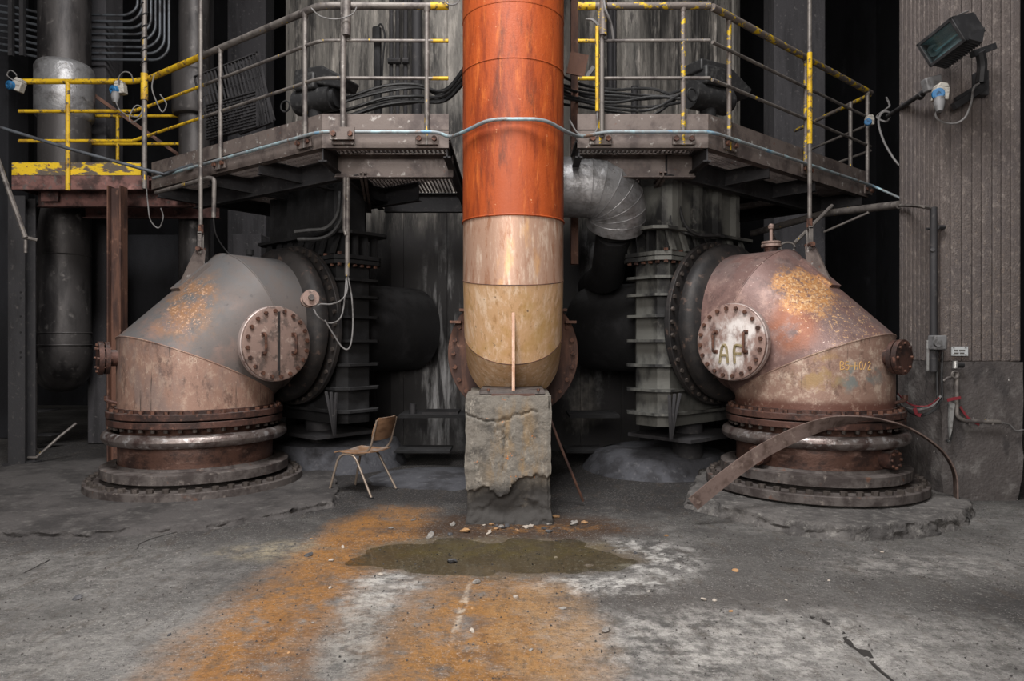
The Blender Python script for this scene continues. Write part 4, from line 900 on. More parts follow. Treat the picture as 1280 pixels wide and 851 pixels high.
for k in range(8):
    d = 8.5+random.uniform(-.3, .3); y = 106+k*4
    pts = [P(700, y-10+random.uniform(-6, 6), d-.4), P(730, y+random.uniform(-3, 3), d), P(770, y+6, d), P(815, y+4+random.uniform(-6, 6), d), P(860, 118+random.uniform(-16, 12), d-.2)]
    simple('power_cable', 'black cable of the bundle lying behind the right walkway', 'cable', MB().tube(spline(pts, 5), .017, 7), M['cable'], 'right cable bundle')
for px, lab in ((489, 'thin dark riser pipe with valve head nearest the conduit on the left walkway'), (497, 'middle thin dark riser pipe with valve head behind the left railing'), (507, 'right-hand thin dark riser pipe with valve head behind the left railing')):
    th = thing('small_riser', lab, 'pipe', P(px, 150, 9.6), 'small risers')
    MB().tube([P(px, 165, 9.6), P(px, 78, 9.6)], .028, 8).build('lower_tube', 'dark', th); MB().tube([P(px, 75, 9.6), V((P(px, 75, 9.6).x, 9.6, 9.8))], .03, 8).build('upper_tube', 'dark', th)
    MB().tube([P(px-4, 76, 9.55), P(px+4, 76, 9.55)], .045, 8).build('valve_head', 'dark', th); MB().tube([P(px, 122, 9.6), P(px, 128, 9.6)], .06, 8).build('coupling', 'dark', th)
simple('thick_riser', 'thicker dark pipe right of the small risers on the left walkway', 'pipe', MB().tube([P(521, 165, 9.6), V((P(521, 60, 9.6).x, 9.6, 9.8))], .07, 12), M['dark'])
simple('cable_hanger_post', 'dark post draped with cables behind the left railing', 'post', MB().tube([(P(473, 0, 9.3).x, 9.3, 3.61), P(472, 45, 9.3)], .05, 8).tube(spline([P(470, 38, 9.2), P(476, 30, 9.2), P(481, 45, 9.2), P(479, 70, 9.2), P(477, 105, 9.2)]), .012, 6).tube([P(471, 35, 9.2), P(471, 50, 9.2)], .06, 8), M['soot'])
simple('rusty_plate', 'small rusty plate leaning next to the orange pipe on the right walkway', 'plate', MB().box((-.1, -.012, 0), (.1, .012, .24), T(*P(719, 94, 7.7)) @ Matrix.Rotation(RAD(12), 4, 'Y')), M['rail'])
simple('bent_bracket', 'small pale bent bracket right of the rusty plate', 'bracket', MB().bar(P(733, 97, 7.6), P(742, 84, 7.6), .05, .04), M['greybox'])
for px, lab in ((763, 'dark pipe draped with cable behind the right railing'), (768, 'thin dark pipe beside the draped pipe behind the right railing'), (793, 'short grey post behind the middle of the right railing')):
    simple('background_pipe', lab, 'pipe', MB().tube([P(px, 168, 9.4), (V((P(px, 0, 9.4).x, 9.4, 9.8)) if px != 793 else P(px, 108, 9.4))], .045 if px != 768 else .03, 10), M['dark'])
simple('dark_upright', 'dark brown steel upright tight against the right of the orange pipe', 'upright', MB().box(tuple(P(714, 330, 8.2)), (P(723, 0, 8.2).x, 8.3, 9.6)), M['rail'])

# ------------------------------------------------------------------ sockets with blue plugs
def socket(label, p, s=1.0, tilt=0, plug=True):
    th = thing('power_socket', label, 'socket', p, 'blue power sockets'); m = T(*p) @ Matrix.Rotation(tilt, 4, 'Y') @ Matrix.Scale(s, 4)
    MB(m).box((-.05, -.05, -.06), (.07, .05, .06)).prism([(-.05, .06), (.07, .06), (.045, .10), (-.025, .10)], .1, frame((0, .05, 0), (0, -1, 0), (1, 0, 0))).build('housing', 'white', th, bevel=.008)
    md = m @ frame((-.04, -.05, -.02), (-.35, -.9, -.25))
    o = MB(md).disc(.055, -.02, .035, 20).build('lid', 'blue', th, bevel=.006)
    MB(md).ring(.02, .04, .035, .045, 16).build('pin_guard', 'blue', o)
    if plug:
        q = m @ frame((-.03, -.06, -.06), (0, -.2, -1)); MB(q).lathe([(.0, 0), (.045, 0), (.05, .05), (.04, .1), (.028, .14), (.0, .14)], 16).build('plug', 'greybox', th)
    return th
socket('white socket with blue plug hanging left of the tall corner tube', P(150, 112, 8.8), 1.0, -.1)
socket('white and blue socket at the far left end of the yellow railing', P(22, 108, 8.8), 1.0, .35, False)
def lead(label, pts, r=.0075, mt='wire', n=6): return simple('thin_cable', label, 'cable', MB().tube(spline(pts, n), r, 6), M[mt])
lead('grey cable looping over the yellow top rail to the left-hand socket', [P(22, 104, 8.8), P(16, 100, 8.75), P(9, 94, 8.75), P(13, 88, 8.75), P(20, 93, 8.75), P(21, 101, 8.8)])
lead('grey cable looping over the socket beside the corner tube', [P(149, 106, 8.75), P(149, 96, 8.7), P(155, 90, 8.7), P(163, 92, 8.7), P(167, 102, 8.75)])
lead('grey cable dangling from the blue plug to the corner tube', [P(145, 128, 8.7), P(150, 138, 8.65), P(158, 143, 8.6), P(172, 146, 8.55), P(178, 136, 8.6), P(170, 132, 8.6), P(162, 145, 8.55), P(165, 153, 8.5), P(178, 146, 8.5)])
lead('wire loop dangling from the corner of the left landing', [P(183, 236, 8.72), P(185, 256, 8.62), P(188, 275, 8.6), P(198, 285, 8.6), P(204, 272, 8.6), P(201, 260, 8.6)])
lead('thin tied wire at the yellow end of the left top rail', [P(193, 92, 8.3), P(190, 110, 8.3), P(196, 128, 8.3), P(203, 140, 8.3), P(208, 130, 8.3), P(200, 118, 8.3)])
lead('grey cable looping beneath the left top rail corner', [P(389, 10, 6.75), P(400, 20, 6.75), P(420, 24, 6.75), P(440, 18, 6.75), P(446, 9, 6.75)])
lead('curled wire above the right end of the left railing', [P(553, -4, 6.8), P(560, 5, 6.78), P(570, 5, 6.75), P(576, -4, 6.75)])
lead('cable bent down from the sleeve of the right conduit', [P(754, -4, 6.75), P(757, 12, 6.7), P(764, 30, 6.75), P(767, 50, 6.8)], .012)
lead('cable stub bent over the inner end of the right railing', [P(733, 24, 6.85), P(741, 25, 6.8), P(748, 32, 6.8)], .014)

# conduit bent under the left walkway with dangling wire to the elbow
simple('bent_conduit', 'bent grey conduit under the left walkway next to the hanger rod', 'conduit', MB().tube(fillet([P(195, 241, 8.5), P(262, 222, 7.9), P(268, 224, 7.85), P(267, 272, 7.85)], .1), .024, 10), M['tube'])
lead('thin black wire hanging from the bent conduit to the top of the dusty elbow', [P(267, 272, 7.85), P(269, 290, 7.9), P(277, 306, 8.0), P(290, 320, 8.1), P(305, 322, 8.2), P(312, 318, 8.3)], .008, 'cable')
simple('sensor_stub', 'dark sensor stub on the crest of the dusty elbow', 'sensor', MB().tube([P(313, 330, 8.3), P(312, 316, 8.3)], .025, 8).tube([P(312, 319, 8.3), P(312, 312, 8.3)], .045, 10), M['soot'])
DC = thing('drop_conduit', 'pair of grey conduits dropping from the left walkway beside the manhole', 'conduit', P(434, 345, 7.4))
MB().tube([P(435, 222, 7.4), P(434, 345, 7.4)], .026, 10).build('long_tube', 'tube', DC)
MB().tube([P(431, 222, 7.38), P(430.5, 288, 7.38), P(433, 294, 7.38)], .02, 10).build('short_tube', 'tube', DC)
lead('grey wire looping from the drop conduit to the reel', [P(433, 345, 7.4), P(434, 362, 7.35), P(428, 374, 7.3), P(415, 380, 7.2), P(402, 380, 7.2), P(397, 382, 7.15)], .008)
lead('longest grey wire loop hanging below the drop conduit', [P(435, 345, 7.4), P(440, 375, 7.4), P(441, 410, 7.35), P(437, 434, 7.3), P(428, 434, 7.3), P(415, 415, 7.25), P(406, 400, 7.2)], .008)
lead('middle grey wire loop hanging below the drop conduit', [P(433, 345, 7.4), P(430, 380, 7.35), P(425, 398, 7.3), P(412, 404, 7.3), P(398, 396, 7.2), P(392, 386, 7.2)], .008)
RL = thing('porcelain_reel', 'small brown reel with a hole beside the manhole of the dusty elbow', 'reel', P(390, 373, 7.2))
mr = frame(P(385, 375, 7.35), V((.45, -.9, .1)))
MB(mr).disc(.03, -.25, .2, 12).build('spindle', 'tube', RL); MB(mr).ring(.03, .085, .02, .05, 24).ring(.03, .085, .12, .16, 24).ring(.025, .05, .04, .13, 20).build('spool', 'coverL', RL)

# right: pipe and ring below the walkway
simple('level_pipe', 'pale grey pipe running from under the right walkway to the pillar', 'pipe', MB().tube([P(940, 292, 10.2), P(1030, 267, 9.0), P(1124, 256, 7.75)], .045, 14), M['tube'])
simple('stay_rod', 'thin rod bracing the pale pipe below the right walkway', 'rod', MB().tube([P(1030, 290, 8.6), P(1085, 266, 8.2), P(1085, 258, 8.2)], .014, 8), M['tube'])
simple('ring_handle_rod', 'long rod with a ring end slung under the right walkway', 'rod', MB().tube([P(1040, 257, 8.3), P(993, 304, 7.9)], .022, 8).tube([P(984.5+9*cos(t*pi/10), 309+6*sin(t*pi/10), 7.85) for t in range(22)], .011, 6).tube(spline([P(976, 309, 7.85), P(970, 300, 7.8), P(966, 292, 7.65)]), .008, 6), M['tube'])
SP = thing('top_spigot', 'capped flanged spigot on the crest of the rust-patched elbow', 'spigot', P(965, 335, 7.6))
c = P(964, 309, 7.6); m = T(c.x, c.y, c.z)
MB(m).disc(.07, -.28, .0, 20).build('neck', 'flange', SP); MB(m).disc(.105, .0, .03, 24).disc(.10, .035, .06, 24).build('flange_pair', 'coverL', SP, bevel=.004)
MB(m).tube([(0, 0, .06), (0, 0, .2)], .018, 10).lathe([(0, .19), (.03, .2), (.035, .225), (.02, .25), (0, .255)], 14).build('valve_stem', 'coverL', SP)
lead('black cable drooping down the front of the grey gate valve', [P(843, 232, 7.9), P(838, 270, 7.8), P(842, 283, 7.8), P(860, 292, 7.8), P(885, 297, 7.9), P(905, 296, 8.0)], .016, 'cable')
lead('second black cable looped on the bonnet of the grey gate valve', [P(848, 236, 7.9), P(850, 262, 7.75), P(857, 282, 7.75), P(872, 293, 7.8), P(900, 294, 7.9)], .02, 'cable')
lead('dark hose curving over the top of the soot-black gate valve', [P(425, 240, 8.2), P(422, 268, 8.1), P(408, 285, 8.1), P(385, 288, 8.1), P(368, 290, 8.1)], .028, 'cable')
lead('second dark hose curving beside the first on the soot-black gate valve', [P(430, 250, 8.15), P(424, 280, 8.05), P(405, 297, 8.05), P(372, 299, 8.05)], .024, 'cable')

# ------------------------------------------------------------------ right pillar with all its fittings
PX0, PX1, PY0, PY1 = 4.285, 5.09, 7.04, 7.80
PI_ = thing('concrete_pillar', 'big square fluted concrete pillar at the right edge', 'pillar', (4.7, 7.4, 0))
zsplit = P(0, 452, PY0).z
b = subdiv_box((PX0-.012, PY0-.012, -.03), (PX1+.01, PY1, zsplit), (16, 14, 24))
def pil(p):
    q = p+noise.noise_vector(p*4)*.010
    if p.z < .45 and p.x > PX1-.02: q.x -= .05*(1-p.z/.45)+.03*noise.noise(p*7)
    if p.z < .9 and p.x < PX0+.01 and p.y < PY0+.05: q.x += .02+.02*noise.noise(p*6)
    return q
b.v = [pil(p) for p in b.v]; b.build('rendered_base', 'pillarlow', PI_, ang=50)
MB().box((PX0+.014, PY0+.014, zsplit), (PX1-.005, PY1, 10.4)).build('core', 'pillar', PI_)
random.seed(11); x = PX0
while x < PX1-.02:
    w = min(random.uniform(.09, .115), PX1-x); k = random.uniform(0, .008)
    MB().box((x+.001, PY0-.006-k, zsplit), (x+w-.001, PY0+.04, 10.4)).build('board_strip', 'pillar', PI_, bevel=.019); x += w
y = PY0+.02
while y < PY1-.02:
    w = min(random.uniform(.07, .10), PY1-y); k = random.uniform(0, .008)
    MB().box((PX0+.006-k, y+.002, zsplit), (PX0+.03, y+w-.002, 10.4)).build('board_strip', 'pillar', PI_, bevel=.014); y += w
fx = PY0-.02
def Q(px, py, o=0.0): return P(px, py, fx-o)
CD = thing('pillar_conduit', 'vertical grey conduit clamped to the corner of the pillar', 'conduit', Q(1167, 465))
MB().tube([Q(1167, 464, .05), Q(1167, 259, .05)], .033, 12).build('tube', 'dark', CD)
MB().tube([Q(1158, 286, .05), Q(1178, 285, .0)], .012, 8).tube([Q(1172, 284, .06), Q(1180, 284, .02)], .022, 8).build('clamp', 'dark', CD)
MB().tube([Q(1166, 312, .08), Q(1166, 315, .02)], .02, 8).build('clamp_bolt', 'dark', CD)
lead('dark cable from the pale pipe to the top of the pillar conduit', [P(1124, 257, 7.72), P(1135, 257, 7.5), Q(1150, 258, .1), Q(1162, 260, .05)], .018, 'tube')
JB = thing('junction_box', 'grey junction box clamped on the pillar conduit above the dark render', 'box', Q(1171, 435))
MB().box((-.055, -.07, -.07), (.07, .05, .07), T(*Q(1170, 428, .08))).build('body', 'greybox', JB, bevel=.012)
MB().disc(.04, 0, .03, 16, frame(Q(1171, 428, .15), (0, -1, 0))).build('knob', 'greybox', JB)
for px in (1172, 1178): MB().tube([Q(px, 440, .06), Q(px-1, 470, .05), Q(px, 500, .05)], .012, 8).build('outgoing_cable', 'cable', JB)
MB().box(tuple(Q(1158.5, 463, .04)), tuple(Q(1160.5, 425, .03))).build('broken_clip', 'chrome', JB)
SG = thing('name_plate', 'small white riveted name plate on the pillar', 'sign', Q(1199, 438))
MB().box(tuple(Q(1190.5, 444.5, .02)), tuple(Q(1208.5, 433, .0))).build('plate', 'plate', SG)
b = MB()
for (x0, x1, y0) in ((1193, 1197, 437), (1199, 1206, 437), (1193, 1198, 440.5), (1200, 1205, 440.5)): b.box(tuple(Q(x0, y0+1.6, .024)), tuple(Q(x1, y0, .019)))
b.build('lettering', 'ink', SG)
for q in ((1192, 434.5), (1207, 434.5), (1192, 443), (1207, 443)): MB().disc(.006, 0, .006, 8, frame(Q(*q, .02), (0, -1, 0))).build('rivet', 'ink', SG)
PS = thing('wall_pipework', 'chrome-headed pipe stub and bent drain pipe on the pillar base', 'pipework', Q(1196, 520))
MB().tube(fillet([Q(1196, 463, .06), Q(1196, 520, .06), Q(1205, 526, .06), Q(1250, 527, .06)], .08), .021, 10).build('bent_pipe', 'tube', PS)
MB().tube([Q(1194, 451, .07), Q(1194, 460, .07)], .025, 12).build('chrome_head', 'chrome', PS); MB().tube([Q(1194, 456, .06), Q(1204, 456, .06)], .028, 10).build('elbow_piece', 'soot', PS)
MB().torus(.032, .01, 20, 6, frame(Q(1194, 468, .08), (0, -1, 0))).build('collar_ring', 'tube', PS)
MB().tube([Q(1179, 476, .05), Q(1185, 472, .06), Q(1192, 470, .06)], .012, 8).build('side_pipe', 'tube', PS)
for px in (1212, 1241): MB().tube([Q(px, 523, .07), Q(px, 531, .07)], .01, 6).build('pipe_clip', 'tube', PS)
MB().tube(spline([Q(1250, 527, .06), Q(1262, 531, .06), Q(1270, 538, .05), Q(1279, 537, .03)]), .008, 6).build('tail_wire', 'wire', PS)
lead('grey cable loop sagging off the left corner of the pillar', [Q(1176, 495, .05), P(1165, 507, 6.95), P(1145, 512, 7.0), P(1128, 507, 7.3), P(1122, 495, 7.5)], .012, 'wire')
lead('second dark cable loop sagging under the first at the pillar corner', [Q(1176, 500, .05), P(1168, 512, 6.95), P(1152, 519, 7.0), P(1140, 516, 7.2), P(1128, 508, 7.4)], .014, 'cable')
def tape(label, pts, w):
    b = MB(); pts = spline(pts, 4)
    for a, c in zip(pts, pts[1:]): b.bar(a, c, .006, w, (0, 0, 1))
    return simple('barrier_tape', label, 'tape', b, M['red'])
tape('strip of red tape wound along the cable loop at the pillar corner', [Q(1174, 497, .09), P(1160, 507, 6.85), P(1140, 506, 6.95), P(1128, 498, 7.2), P(1122, 491, 7.35)], .014)
tape('torn red tape end hanging under the cable loop', [P(1143, 510, 6.9), P(1146, 517, 6.9), P(1151, 519, 6.9)], .035)
tape('red tape tied round the pipe stub', [Q(1184, 500, .1), Q(1193, 498, .1), Q(1201, 497, .1)], .03)
tape('red and white tape tail lying across the pillar base', [Q(1200, 508, .05), Q(1210, 522, .05), Q(1224, 531, .05)], .022)
simple('torn_rag', 'pale torn rag hanging beside the pipe stub', 'rag', MB().prism([(0, 0), (.05, -.02), (.035, -.14), (.02, -.28), (.0, -.36), (-.01, -.16)], .02, frame(Q(1186, 502, .06), (0, -1, 0), (1, 0, 0))), M['chrome'])
lead('dark hose hanging from the rag to a hook on the pillar base', [Q(1186, 505, .05), Q(1188, 525, .05), Q(1189, 545, .05), Q(1186, 552, .05), Q(1183, 549, .05)], .012, 'cable')

# floodlight
FL = thing('floodlight', 'black rectangular floodlight tilted down on the pillar', 'floodlight', Q(1215, 120))
N_ = V((-.86, -.34, -.40)).normalized(); a_ = V((.256, -.932, .244)); a_ = (a_-N_*a_.dot(N_)).normalized(); b_ = N_.cross(a_)
c = P(1177, 53, 6.55)
mfz = Matrix((a_, b_, N_)).transposed().to_4x4(); mfz.translation = c
hw, hh = .20, .13
b = MB(mfz); fr = [(-hw, -hh, 0), (hw, -hh, 0), (hw, hh, 0), (-hw, hh, 0)]; bk = [(x*.85, y*.8, -.33) for x, y, z in fr]
b.add(fr+bk, [(4, 5, 6, 7)[::-1], (0, 1, 5, 4), (1, 2, 6, 5), (2, 3, 7, 6), (3, 0, 4, 7)]); b.build('housing', 'lampbody', FL)
b = MB(mfz)
for lo, hi in (((-hw, -hh), (hw, -hh+.03)), ((-hw, hh-.03), (hw, hh)), ((-hw, -hh), (-hw+.03, hh)), ((hw-.03, -hh), (hw, hh))): b.box((lo[0], lo[1], -.01), (hi[0], hi[1], .022))
b.build('front_frame', 'lampbody', FL, bevel=.004)
def glass_pane():
    g = G('clear_lamp_glass'); t = g.n.new('ShaderNodeBsdfTransparent'); t.inputs[0].default_value = (.75, .86, .88, 1); gl = g.n.new('ShaderNodeBsdfGlossy'); gl.inputs['Roughness'].default_value = .08
    mx = g.n.new('ShaderNodeMixShader'); mx.inputs[0].default_value = .16; g.lk(t.outputs[0], mx.inputs[1]); g.lk(gl.outputs[0], mx.inputs[2]); g.lk(mx.outputs[0], g.n['Material Output'].inputs['Surface']); return g.m
MB(mfz).box((-hw+.03, -hh+.03, .004), (hw-.03, hh-.03, .010)).build('glass_pane', glass_pane(), FL)
b = MB(mfz); nseg = 10
for i in range(nseg):
    t0, t1 = -1+2*i/nseg, -1+2*(i+1)/nseg; z_ = lambda t: -.16*(1-t*t)-.002
    b.add([(-hw+.03, t0*(hh-.03), z_(t0)), (hw-.03, t0*(hh-.03), z_(t0)), (hw-.03, t1*(hh-.03), z_(t1)), (-hw+.03, t1*(hh-.03), z_(t1))], [(0, 1, 2, 3)])
b.build('reflector', 'glass', FL)
MB(mfz).tube([(-.13, 0, -.07), (.13, 0, -.07)], .03, 12).build('lamp_tube', 'reflector', FL)
MB(mfz).ring(.02, .055, -.11, -.06, 20, T(-.15, 0, 0)).build('lamp_holder', 'chrome', FL)
low = -1 if (mfz.to_3x3() @ V((0, 1, 0))).z > 0 else 1
for k in range(14):
    x = -hw*.85+k*hw*1.7/13; MB(mfz).bar((x, low*(hh*.9+.004), -.03), (x, low*(hh+.076), -.158), .006, .012, (0, low, 0)).build('cooling_fin', 'lampbody', FL)
MB(mfz).add([(-hw, low*hh*.9, -.02), (hw, low*hh*.9, -.02), (hw, low*(hh+.07), -.16), (-hw, low*(hh+.07), -.16), (-hw*.9, low*hh*.5, -.34), (hw*.9, low*hh*.5, -.34)], [(0, 1, 2, 3), (3, 2, 5, 4), (0, 3, 4), (1, 5, 2), (0, 4, 5, 1)]).build('ballast_hood', 'lampbody', FL)
bk0 = mfz @ V((.12, 0, -.2))
MB().bar(P(1215, 68, 6.8), P(1243, 58, 6.85), .05, .06).build('pivot_bar', 'lampbody', FL)
MB().tube(fillet([P(1225, 64, 6.8), P(1228, 80, 6.85), P(1226, 102, 6.9)], .05), .045, 8).build('swan_neck', 'lampbody', FL)
MB().bar(P(1192, 133, 6.9), P(1230, 109, 6.95), .05, .06).build('wall_bracket', 'lampbody', FL); MB().bar(P(1194, 124, 6.95), P(1228, 104, 7.0), .03, .03).build('wall_bracket', 'lampbody', FL)
MB().box((-.04, -.02, -.12), (.05, .12, .12), T(*P(1228, 104, 6.95))).build('fixing_plate', 'lampbody', FL)
socket('white socket with open blue lid below the floodlight', P(1174, 118, 6.75), 1.0, .1)
simple('switch_box', 'grey switch box at the end of the slanting tube under the floodlight', 'box', MB().box((-.08, -.05, -.065), (.08, .05, .065), T(*P(1165, 105, 6.9)) @ Matrix.Rotation(-.25, 4, 'Y')), M['greybox'], bevel=.012)
simple('slanting_tube', 'slanting grey cable tube reaching from the walkway end to the switch box', 'tube', MB().tube([P(1110, 145, 8.2), P(1160, 112, 6.95)], .026, 10).tube([P(1150, 121, 7.2), P(1153, 117, 7.1)], .036, 8).tube([P(1128, 135, 7.75), P(1130, 131, 7.7)], .036, 8), M['dark'])
lead('grey lead hanging in a bow from the floodlight to the blue socket', [P(1172, 134, 6.75), P(1170, 146, 6.75), P(1180, 153, 6.75), P(1195, 154, 6.75), P(1207, 146, 6.75), P(1214, 128, 6.8), P(1217, 110, 6.8), P(1224, 104, 6.8)], .010)
lead('grey cable hanging from the end of the right railing to the pillar', [P(1108, 122, 8.6), P(1112, 132, 8.5), P(1108, 136, 8.5), P(1096, 146, 8.6), P(1108, 152, 8.5), P(1113, 142, 8.4), P(1104, 140, 8.4), P(1098, 152, 8.4), P(1104, 175, 8.2), P(1115, 195, 8.0), P(1124, 207, 7.9)], .012)
lead('loop of grey cable above the top of the floodlight', [P(1192, 23, 6.6), P(1200, 18, 6.7), P(1210, 14, 6.8)], .008)
socket('small blue socket fixed to the end post of the right railing', P(1086, 152, 9.0), .8, 0, False)

# ------------------------------------------------------------------ objects on the floor
def chair():
    th = thing('stacking_chair', 'plywood chair on tan metal tube legs standing left of the pedestal', 'chair', (-1.55, 7.43, 0))
    f = V((-.53, .22, 0)).normalized(); r_ = V((-f.y, f.x, 0))          # f = facing, r_ = to the far side
    o = V((-1.555, 7.42, 0))
    def W(x, y, z): return o+f*x+r_*y+V((0, 0, z))
    for s in (-1, 1):
        MB().tube(fillet([W(.285, s*.235, 0), W(.175, s*.20, .42), W(-.01, s*.20, .435), W(-.25, s*.235, 0)], .09, 6), .0125, 10).build('leg_frame', 'chairtube', th)
        MB().tube(fillet([W(.10, s*.18, .43), W(-.10, s*.185, .425), W(-.20, s*.185, .50), W(-.275, s*.185, .79)], .10, 6), .0115, 10).build('back_tube', 'chairtube', th)
        MB().disc(.016, -.004, .02, 10, T(*W(.285, s*.235, 0))).build('foot_cap', 'soot', th); MB().disc(.016, -.004, .02, 10, T(*W(-.25, s*.235, 0))).build('foot_cap', 'soot', th)
    for x in (.13, -.02): MB().tube([W(x, -.2, .432), W(x, .2, .432)], .011, 8).build('cross_tube', 'chairtube', th)
    def shell(fn, nu, nv, t, name):
        b = MB(); top = [[V(fn(i/nu, j/nv)) for j in range(nv+1)] for i in range(nu+1)]; n = nv+1
        for lay in (0, 1):
            for i in range(nu+1):
                for j in range(nv+1):
                    p = top[i][j]; du = top[min(i+1, nu)][j]-top[max(i-1, 0)][j]; dv = top[i][min(j+1, nv)]-top[i][max(j-1, 0)]
                    b.v.append(p+du.cross(dv).normalized()*(t*(lay-.5)))
        K = (nu+1)*n
        for i in range(nu):
            for j in range(nv): b.f += [(i*n+j, i*n+j+1, (i+1)*n+j+1, (i+1)*n+j), (K+i*n+j, K+(i+1)*n+j, K+(i+1)*n+j+1, K+i*n+j+1)]
        for i in range(nu): b.f += [(i*n, (i+1)*n, K+(i+1)*n, K+i*n), (i*n+nv, K+i*n+nv, K+(i+1)*n+nv, (i+1)*n+nv)]
        for j in range(nv): b.f += [(j, K+j, K+j+1, j+1), (nu*n+j, nu*n+j+1, K+nu*n+j+1, K+nu*n+j)]
        b.build(name, 'ply', th, ang=50)
    def seat(u, v):
        x = .25-.45*u; w = .195+.02*sin(u*pi)-.025*max(0, .25-u)*4*.4
        z = .452-.018*sin(u*pi)-.03*max(0, .16-u)/.16+.012*abs(2*v-1)**2; return W(x, (2*v-1)*w, z)
    def backr(u, v):
        z = .575+.235*u; w = .20-.02*abs(2*u-1)**3*2; x = -.235-.075*u+.03*(2*v-1)**2; return W(x, (2*v-1)*w, z)
    shell(seat, 12, 10, .011, 'seat'); shell(backr, 8, 10, .011, 'backrest')
    b = MB()
    for s in (-1, 1):
        for u in (.25, .75): b.disc(.008, 0, .008, 8, frame(V(backr(u, .5+s*.42))+f*.004, f))
    b.build('rivet_set', 'chrome', th)
chair()
# flat strap thrown over the flange
ST_ = [P(866, 630, 6.05), P(905, 598, 6.05), P(948, 567, 6.08), P(990, 545, 6.15), P(1030, 530, 6.22), P(1062, 525, 6.3), P(1095, 525, 6.4), P(1125, 531, 6.45), P(1155, 546, 6.5), P(1180, 567, 6.55), P(1193, 592, 6.6), P(1195, 622, 6.62)]
pp = spline(ST_, 6); b = MB(); n = len(pp)
for i, p in enumerate(pp):
    t = (pp[min(i+1, n-1)]-pp[max(i-1, 0)]).normalized(); k = i/(n-1); ang = RAD(72 if k < .3 else max(14, 72-(k-.3)*210))
    side = V((-p.x, -p.y, 0)); side = (side-t*side.dot(t)).normalized(); up = t.cross(side); up = up if up.z > 0 else -up
    w = (up*sin(ang)+side*cos(ang))*.066; nn = t.cross(w).normalized()*.006
    b.v += [p+w+nn, p-w+nn, p-w-nn, p+w-nn]
for i in range(n-1):
    for k in range(4): b.f.append((i*4+k, i*4+(k+1) % 4, (i+1)*4+(k+1) % 4, (i+1)*4+k))
b.f += [(0, 1, 2, 3), ((n-1)*4+3, (n-1)*4+2, (n-1)*4+1, (n-1)*4)]
simple('steel_strap', 'long flat rusty steel strap draped over the flange of the right elbow', 'strap', b, M['strap'])
# blind nozzle covers on the collar of the right elbow
def nozzle(m, az, z, label):
    q = m @ frame((0, 0, z), (cos(az), sin(az), 0)); th = elR
    MB(q).disc(.095, .7, .88, 24).build('collar_nozzle', 'flange', th)
    o = MB(q).disc(.10, .88, .895, 24).build('nozzle_cover', 'flange', th); bolt_circle(HB['small'], .08, 8, q @ T(0, 0, .895), o)
nozzle(mR, cam_az(mR, -.62), .405, ''); nozzle(mR, cam_az(mR, .98), .405, '')
simple('leaning_bar', 'thin rusty bar leaning against the right side of the pedestal', 'bar', MB().tube([P(687, 521, 6.75), P(700, 556, 6.7), P(729, 626, 6.85)], .013, 8), M['rail'])
def stand(label, px0, px1, d, zt_, pip):
    x0, x1 = P(px0, 0, d).x, P(px1, 0, d).x; th = thing('pipe_stand', label, 'stand', ((x0+x1)/2, d, 0))
    MB().box((x0, d, zt_), (x1, d+.6, zt_+.04)).build('top_plate', 'soot', th)
    for x in (x0+.06, x1-.06, (x0+x1)/2-.1):
        for y in (d+.06, d+.54): MB().bar((x, y, 0), (x, y, zt_), .06, .05).build('leg', 'soot', th)
    MB().box((x0-.05, d-.02, .18), (x1-.2, d+.5, .205)).build('lower_shelf', 'soot', th)
    if pip: MB().disc(.045, zt_+.03, zt_+.17, 14, T(x0+.16, d+.15, 0)).build('pipe_end', 'dark', th); MB().box((x0+.3, d+.05, zt_+.04), (x1-.1, d+.5, zt_+.07)).build('shim_plate', 'dark', th)
stand('dark steel pipe stand in the shade left of the pedestal', 498, 582, 8.9, .62, True)
stand('dark steel pipe stand in the shade right of the pedestal', 712, 775, 8.9, .62, False)
b = MB().lathe([(0, .05), (.5, .03), (.9, -.02)], 32, T(-.9, 8.2, 0)); jitter_mesh(b, .02, 6)
simple('dust_heap', 'low heap of black dust between chair and pedestal', 'heap', b, M['plinth'])
# water
poly = [(-.12+1.35*cos(t*pi/32), 5.30+.72*sin(t*pi/32)) for t in range(64)]
b = MB(); b.v = [V((x, y, -.0155)) for x, y in poly]; b.f = [tuple(range(64))]
simple('puddle', 'shallow olive puddle in front of the concrete pedestal', 'puddle', b, M['water'])
# rubble
random.seed(21)
def stone_mesh(mt, seed):
    bm = MB(); bm.lathe([(.0, -.5), (.6, -.42), (.95, -.05), (.72, .38), (0, .52)], 7); bm.v = [p+noise.noise_vector(p*1.3+V((seed*7, 0, 0)))*.42 for p in bm.v]; return bm.mesh('stone', M[mt], 20)
SM = {k: [stone_mesh(k, i+s) for i in range(3)] for s, k in enumerate(('stoneA', 'stoneB', 'stoneC', 'stoneD'))}
def stone(px, py, size, mt, label, group):
    p = fl(px, py); o = bpy.data.objects.new('stone', random.choice(SM[mt])); COL.objects.link(o)
    s = size*p.y/FPX*.5; o.location = (p.x, p.y, fh(p.x, p.y)+s*.22); o.scale = (s*random.uniform(.9, 1.3), s*random.uniform(.7, 1), s*random.uniform(.55, .85)); o.rotation_euler = (random.uniform(-.3, .3), random.uniform(-.3, .3), random.uniform(0, 6))
    tag(o, label, 'stone', group)
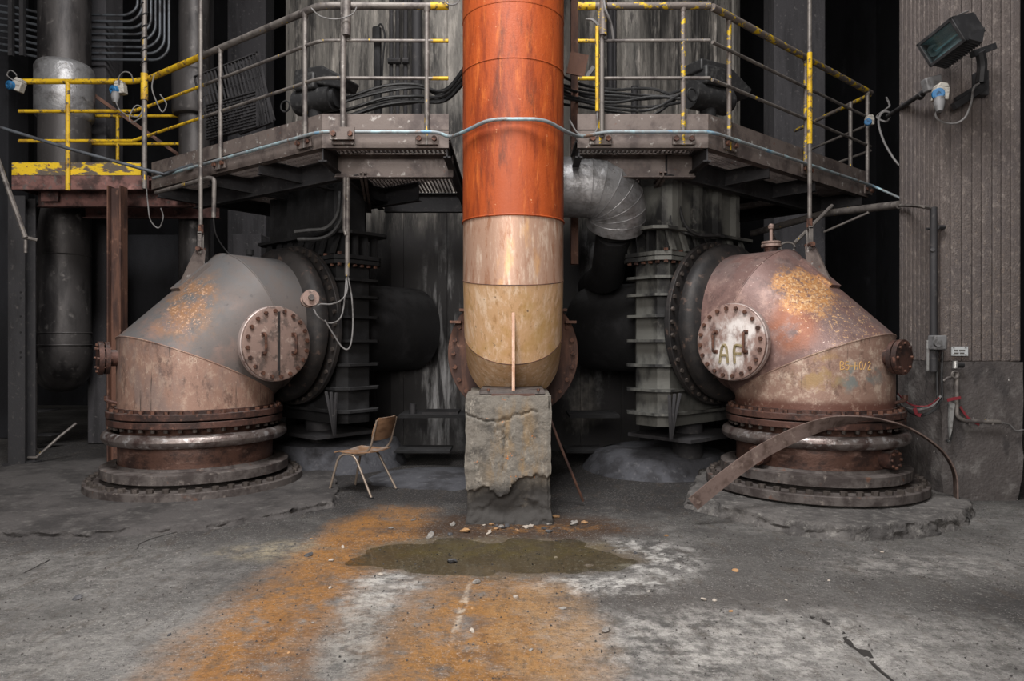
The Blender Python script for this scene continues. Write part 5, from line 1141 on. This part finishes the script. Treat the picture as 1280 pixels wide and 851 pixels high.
for px, py, s, mt, lab in ((581, 664, 15, 'stoneB', 'largest ochre stone in front of the pedestal'), (566, 656, 10, 'stoneA', 'grey stone left of the largest ochre stone'), (538, 669, 14, 'stoneA', 'flat grey stone at the back rim of the puddle'), (620, 662, 8, 'stoneB', 'small ochre stone right of the largest one'), (634, 658, 8, 'stoneC', 'dark stone close below the pedestal'),
        (717, 656, 16, 'stoneA', 'flat grey stone at the right of the wet silt'), (730, 654, 9, 'stoneB', 'ochre stone beside the flat stone on the silt'), (595, 729, 14, 'stoneA', 'grey stone lying in front of the puddle'), (414, 699, 9, 'stoneD', 'pale stone on the orange stain left of the puddle'), (385, 694, 11, 'stoneC', 'dark slag lump on the orange stain'), (757, 789, 15, 'stoneA', 'grey rubble lump in the right foreground'), (880, 750, 9, 'stoneD', 'pale stone pair piece in the right floor'), (893, 751, 7, 'stoneD', 'small pale stone right of its pale neighbour'), (919, 713, 8, 'stoneB', 'reddish stone on the right floor'), (645, 747, 8, 'stoneD', 'white chip on the orange band'), (590, 789, 9, 'stoneD', 'pale chip on the near orange band'), (97, 750, 13, 'stoneC', 'dark green-black scrap at the left foreground'), (476, 717, 7, 'stoneD', 'pale stone at the left rim of the puddle'), (704, 761, 9, 'stoneA', 'grey stone on the pale floor right of the orange'), (565, 698, 16, 'stoneC', 'dark slag lump lying in the puddle')):
    stone(px, py, s, mt, lab, 'loose stones')
for k in range(46):
    if k < 24: px, py = random.gauss(610, 80), random.uniform(640, 672)
    else: px, py = random.uniform(180, 1150), random.uniform(665, 830)
    if 583 < px < 690 and py < 650: py += 14
    stone(px, py, random.uniform(5, 10) if k < 24 else random.uniform(4, 7), random.choice(['stoneA', 'stoneB', 'stoneC', 'stoneD', 'stoneA']), 'tiny loose stone chip scattered on the concrete floor', 'stone chips')
b = MB()
for k in range(2600):
    x, y = random.uniform(-4.6, 4.6), 3.0+4.2*random.random()**.8
    s = random.uniform(.003, .009); z = fh(x, y)+s*.3
    b.add([(x+s, y, z), (x-s*.6, y+s*.8, z), (x-s*.5, y-s*.8, z), (x, y, z+s)], [(0, 1, 3), (1, 2, 3), (2, 0, 3)])
tag(b.build('floor_grit', 'slab', None, 0, 5), 'fine grey grit scattered over the whole concrete floor', 'grit', None, 'stuff')
